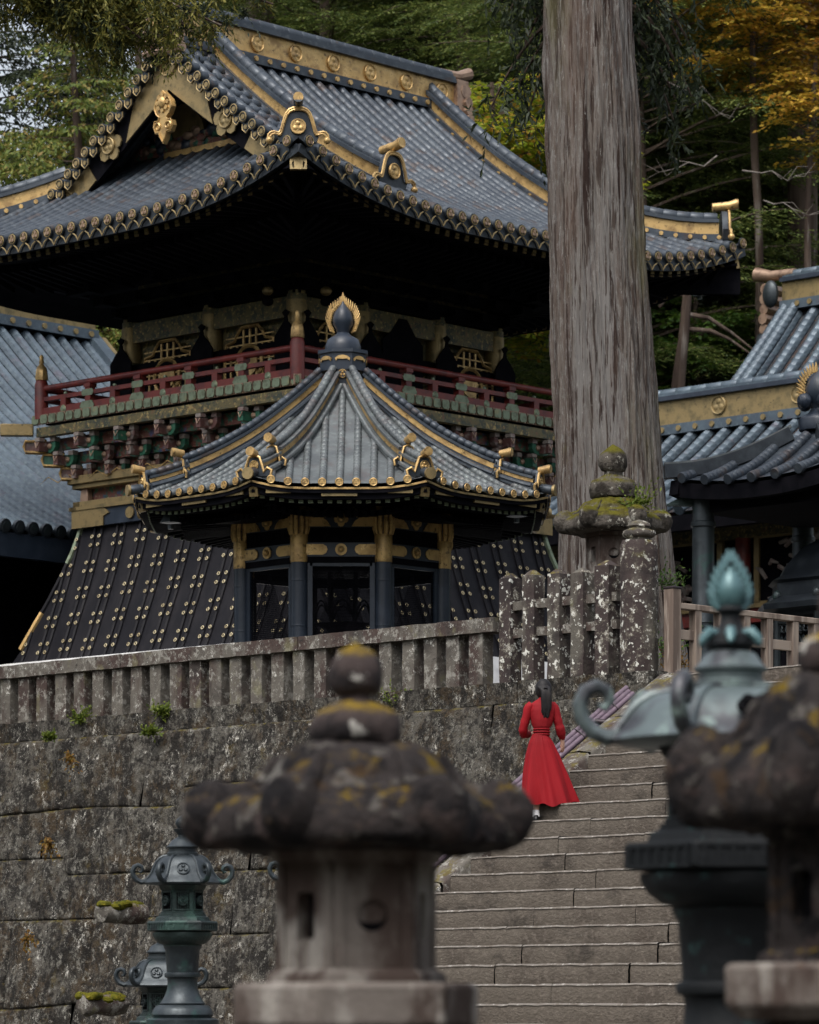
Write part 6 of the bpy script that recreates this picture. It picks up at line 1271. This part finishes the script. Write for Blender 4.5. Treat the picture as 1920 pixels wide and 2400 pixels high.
def bg():
    T=tree
    # left of the tower
    T('dark_conifer','dark conifer at the upper left edge of the view, against the white sky','conifer',-40,88,5.6,'cone',27,6,5.2,260,'fir_dark',11,.4,.2,.06)
    T('hinoki_cypress','yellow green cypress with rusty tips between the dark conifer and the roof gable','cypress',175,84,5.6,'cone',18.6,5,4.6,280,'hinoki',12,.3,.16,.055)
    T('hinoki_cypress','lower green cypress behind the left end of the tower eaves','cypress',330,90,6,'cone',21.5,6,4.4,130,'fir',13,.3,.17,.055)
    # wall of firs behind the ridge
    spec=[(560,112,34,'fir',14,'tall fir left of the roof ridge, its dark crown filling the gap over the gable'),(760,100,30,'fir',15,'fir with layered feathery boughs right above the middle of the roof ridge'),(930,108,33,'fir',16,'tall fir rising over the crested end of the roof ridge'),(1090,98,30,'fir',17,'fir with pale dead twigs just left of the giant trunk'),(1230,106,33,'fir_dark',18,'dark fir directly behind the giant trunk'),(1400,95,27,'fir_dark',19,'dark fir hidden mostly by the giant trunk, showing at its right side'),(1590,96,25,'fir',20,'fir with layered boughs right of the giant trunk, behind the far roof tip'),(1770,98,25,'fir',21,'broad fir above the right hand hall, in front of the brown trunks'),(1930,98,26,'fir',22,'fir at the right edge above the steep blue roof'),(1680,94,20,'fir',23,'low fir between the far roof tip and the blue tiled hall'),(1500,90,22,'fir',27,'fir filling the space between the trunk and the far eave'),(1850,96,19,'fir_dark',28,'low dark fir just behind the steep blue roof')]
    for px,D,H,mt,sd,lab in spec:
        X=W(px,0,D).x; zg=HZ(X,D); T('fir_tree',lab,'fir tree',px,D,zg,'cone' if sd%3 else 'round',max(12,H+5.6-zg+2),3.5,5.6,190,mt,sd,.35,.13,.042)
    # thick trunks
    for px,D,w,lab in ((606,104,80,'thick pale cedar trunk cut by the top edge above the left end of the ridge'),(1790,102,105,'thick brown cedar trunk behind the steep blue roof at the right'),(1885,92,75,'brown cedar trunk near the right edge beneath the orange leaves'),(1762,110,70,'grey cedar trunk half lost in foliage left of the orange cherry')):
        X=W(px,0,D).x; zg=HZ(X,D)-.5; t=thing('cedar_tree',lab,'cedar tree',(X,D,zg),0,'cedars on the hillside'); r=w/2/FPX*D; trunk_mb(34,r*1.15,r*.75,px*.1,0,20).build('trunk',['bark2'],t); o,l=crown_mesh('crown',px,'cone',38,24 if px<700 else 22,4.5,50,'fir_dark',.2,.06,t); l.build('limbs',['bark2'],t)
    # maples and cherry
    X=W(1200,0,82).x; T('maple','yellow green maple turning orange, glowing just left of the giant trunk','maple',1165,84,5.6,'round',16.6,10.5,3.1,120,'maple_y',31,.2,.14,.11,group='broadleaf trees')
    T('maple','green maple under the far roof tip with long arching limbs','maple',1640,90,5.6,'round',13.0,6.0,3.4,90,'maple_g',32,.15,.13,.10,group='broadleaf trees')
    T('cherry_tree','cherry with orange autumn leaves in the upper right corner','cherry tree',1775,88,6.,'round',20.6,16.6,2.5,70,'cherry',33,.22,.15,.09,group='broadleaf trees')
    T('cherry_tree','smaller branch heavy cherry with orange leaves at the right edge, lower than the corner one','cherry tree',1900,87,6.,'round',17.4,14.9,1.25,34,'cherry',34,.2,.15,.09,group='broadleaf trees')
    # slender leaning trunk with two arching limbs
    D=85.; p=W(1612,0,D); t=thing('slender_tree','slender reddish trunk with two long arching limbs right of the giant cedar','tree',(p.x,D,5.58),0); rel=lambda x,y:W(x,y,D)-Vector((p.x,D,5.58))
    m=MB(); m.tube([rel(1585,960),rel(1592,870),rel(1602,800),rel(1610,700),rel(1612,640),rel(1618,560)],[.17,.15,.13,.11,.09,.06],10); m.rough(.02,5,1); m.build('trunk',['bark2'],t)
    for q in (((1612,737),(1660,745),(1715,780),(1768,822)),((1612,772),(1665,775),(1710,795),(1760,830)),((1612,690),(1570,690),(1545,720))):
        m=MB(); P=[rel(*a) for a in q]; m.tube(P,[.06,.05,.035,.02][:len(P)],7); m.build('limb',['bark2'],t)
    # pale dead twigs on the firs
    rg=random.Random(6)
    for (x,y) in ((1680,365),(1740,400),(1790,470),(1560,190),(1090,190)):
        D=79. if x>1300 else 80.; m=MB(); a=Vector((0,0,0)); dx=rg.choice((-1,1))
        pts=[a]; 
        for k in range(5): pts.append(pts[-1]+Vector((dx*rg.uniform(.15,.4),rg.uniform(-.1,.1),rg.uniform(-.22,.16))))
        m.tube(pts,[.017,.015,.012,.01,.007,.004],5)
        for k in range(2,5): m.tube([pts[k],pts[k]+Vector((dx*.2,0,rg.uniform(-.3,.3))),pts[k]+Vector((dx*.42,0,rg.uniform(-.4,.35)))],[.008,.006,.003],4)
        m.rough(.02,6,x); o=m.build('dead_branch',['twig']); o.location=W(x,y,D); tag(o,'bare pale dead branch sticking out of the dark firs','dead branch','dead branches among the firs')
bg()
def undergrowth():
    rg=np.random.default_rng(77); n=9000; X=rg.uniform(-18,48,n); Y=rg.uniform(86,125,n); P=[];Dv=[]
    for x,y in zip(X,Y):
        k=16; c=np.array([x,y,HZ(x,y)+.2]); h=rg.uniform(.3,1.3); P.append(c+rg.normal(0,1,(k,3))*np.array([.45,.45,.3])+np.array([0,0,1.])*rg.uniform(0,h,(k,1))); Dv.append(rg.normal(0,1,(k,3))*np.array([1,1,.5]))
    P=np.concatenate(P);Dv=np.concatenate(Dv);m=len(P); o=leafobj('undergrowth',P,Dv,rg.normal(0,.4,(m,3))+np.array([0,-.3,1]),.26*rg.uniform(.6,1.3,m),.10*np.ones(m),'fir'); o['kind']='stuff'; tag(o,'dark green bushes covering the hillside floor under the firs','undergrowth')
undergrowth()
# weeds and ferns growing from the wall
def tuft(x,y,D,size,mat,label,name,cat,n=60,hang=False,group=None):
    rg=np.random.default_rng(int(x*7+y)); base=W(x,y,D); P=[];Dd=[]
    for i in range(n):
        d=rg.normal(0,.6,3)+np.array([0,-.2,.6 if not hang else -1.1]); k=6; s=np.linspace(.1,1,k)[:,None]; P.append(d*s*size*rg.uniform(.4,1.)+rg.normal(0,.05,3)*np.array([size*8 if not hang else size*2,size*3,.2])); Dd.append(np.tile(d,(k,1))+rg.normal(0,.8,(k,3)))
    P=np.concatenate(P);Dd=np.concatenate(Dd);m=len(P); o=leafobj(name,P,Dd,rg.normal(0,.5,(m,3))+np.array([0,-.3,1]),.055*rg.uniform(.6,1.3,m),.03*np.ones(m),mat); o.location=base; tag(o,label,cat,group)
for x,y,D,s,l in ((192,1688,53.2,.14,'bright green weed tuft growing at the foot of the balustrade, leftmost of two'),(378,1670,51.9,.12,'bright green weed tuft on the balustrade base, right of the larger tuft'),(352,1720,51.8,.10,'low green weed spreading on the wall ledge below the balustrade'),(118,1730,53.2,.07,'tiny weed on the wall ledge at the far left'),(930,1650,48.9,.16,'green weed beside the jewel of the big central stone lantern, on the wall ledge')): tuft(x,y,D,s,'weed',l,'weed_tuft','weed')
for x,y,D,l in ((165,1770,52.7,'highest of the three rusty ferns hanging on the retaining wall at the left'),(115,1965,52.4,'middle one of the three rusty ferns hanging on the retaining wall at the left'),(66,2190,52.2,'lowest of the three rusty ferns hanging on the retaining wall at the left')): tuft(x,y,D,.16,'dryfern',l,'hanging_fern','fern',26,True,'rusty ferns on the wall')
for x,y,D,s,l,mt in ((1555,1370,49.8,.30,'small leafy shoot growing at the cedar foot above the wooden rail','maple_g'),(1560,1520,48.6,.35,'low shrub behind the wooden railing beside the cedar roots','maple_g'),(1500,1185,48.6,.22,'thin sprig growing on the mossy roof of the stone lantern by the cedar','weed'),(1585,1560,48.9,.25,'yellow moss clump under the wooden railing','dryfern')): tuft(x,y,D,s,mt,l,'small_shrub','shrub',50)
# ================================================================ camera, light
cam=bpy.data.cameras.new('camera'); co=bpy.data.objects.new('camera',cam); COL.objects.link(co); co.location=(0,0,EYE); co.rotation_euler=(R(90),0,0)
cam.lens=135; cam.sensor_width=36; cam.sensor_fit='AUTO'; cam.shift_y=(HOR-1200)/2400; cam.clip_start=.5; cam.clip_end=1000
cam.dof.use_dof=True; cam.dof.focus_distance=46.; cam.dof.aperture_fstop=3.6; S.camera=co
w=bpy.data.worlds.new('World'); S.world=w; w.use_nodes=True; nt=w.node_tree; bgn=nt.nodes['Background']; sk=nt.nodes.new('ShaderNodeTexSky'); sk.sky_type='NISHITA'; sk.sun_disc=False
SE,SA=R(58),R(-28)   # sun elevation; azimuth measured from behind the camera, to the left
sk.sun_elevation=SE; sk.dust_density=6.; sk.air_density=1.2; sk.ozone_density=1.5
sd=Vector((math.sin(SA)*math.cos(SE),-math.cos(SA)*math.cos(SE),math.sin(SE)))
sk.sun_rotation=math.atan2(sd.x,sd.y)
hs=nt.nodes.new('ShaderNodeHueSaturation'); hs.inputs['Saturation'].default_value=.42; hs.inputs['Value'].default_value=2.6; nt.links.new(sk.outputs[0],hs.inputs['Color']); nt.links.new(hs.outputs[0],bgn.inputs[0]); bgn.inputs[1].default_value=.15
sl=bpy.data.lights.new('sun','SUN'); sl.energy=1.3; sl.angle=R(14); sl.color=(1,.975,.94); so=bpy.data.objects.new('sun',sl); COL.objects.link(so); so.rotation_euler=sd.to_track_quat('Z','Y').to_euler(); so.location=(0,0,60)
S.view_settings.view_transform='Standard'; S.view_settings.look='None'; S.view_settings.exposure=-.62; S.view_settings.gamma=1
print('LEAVES',TREEN[0])
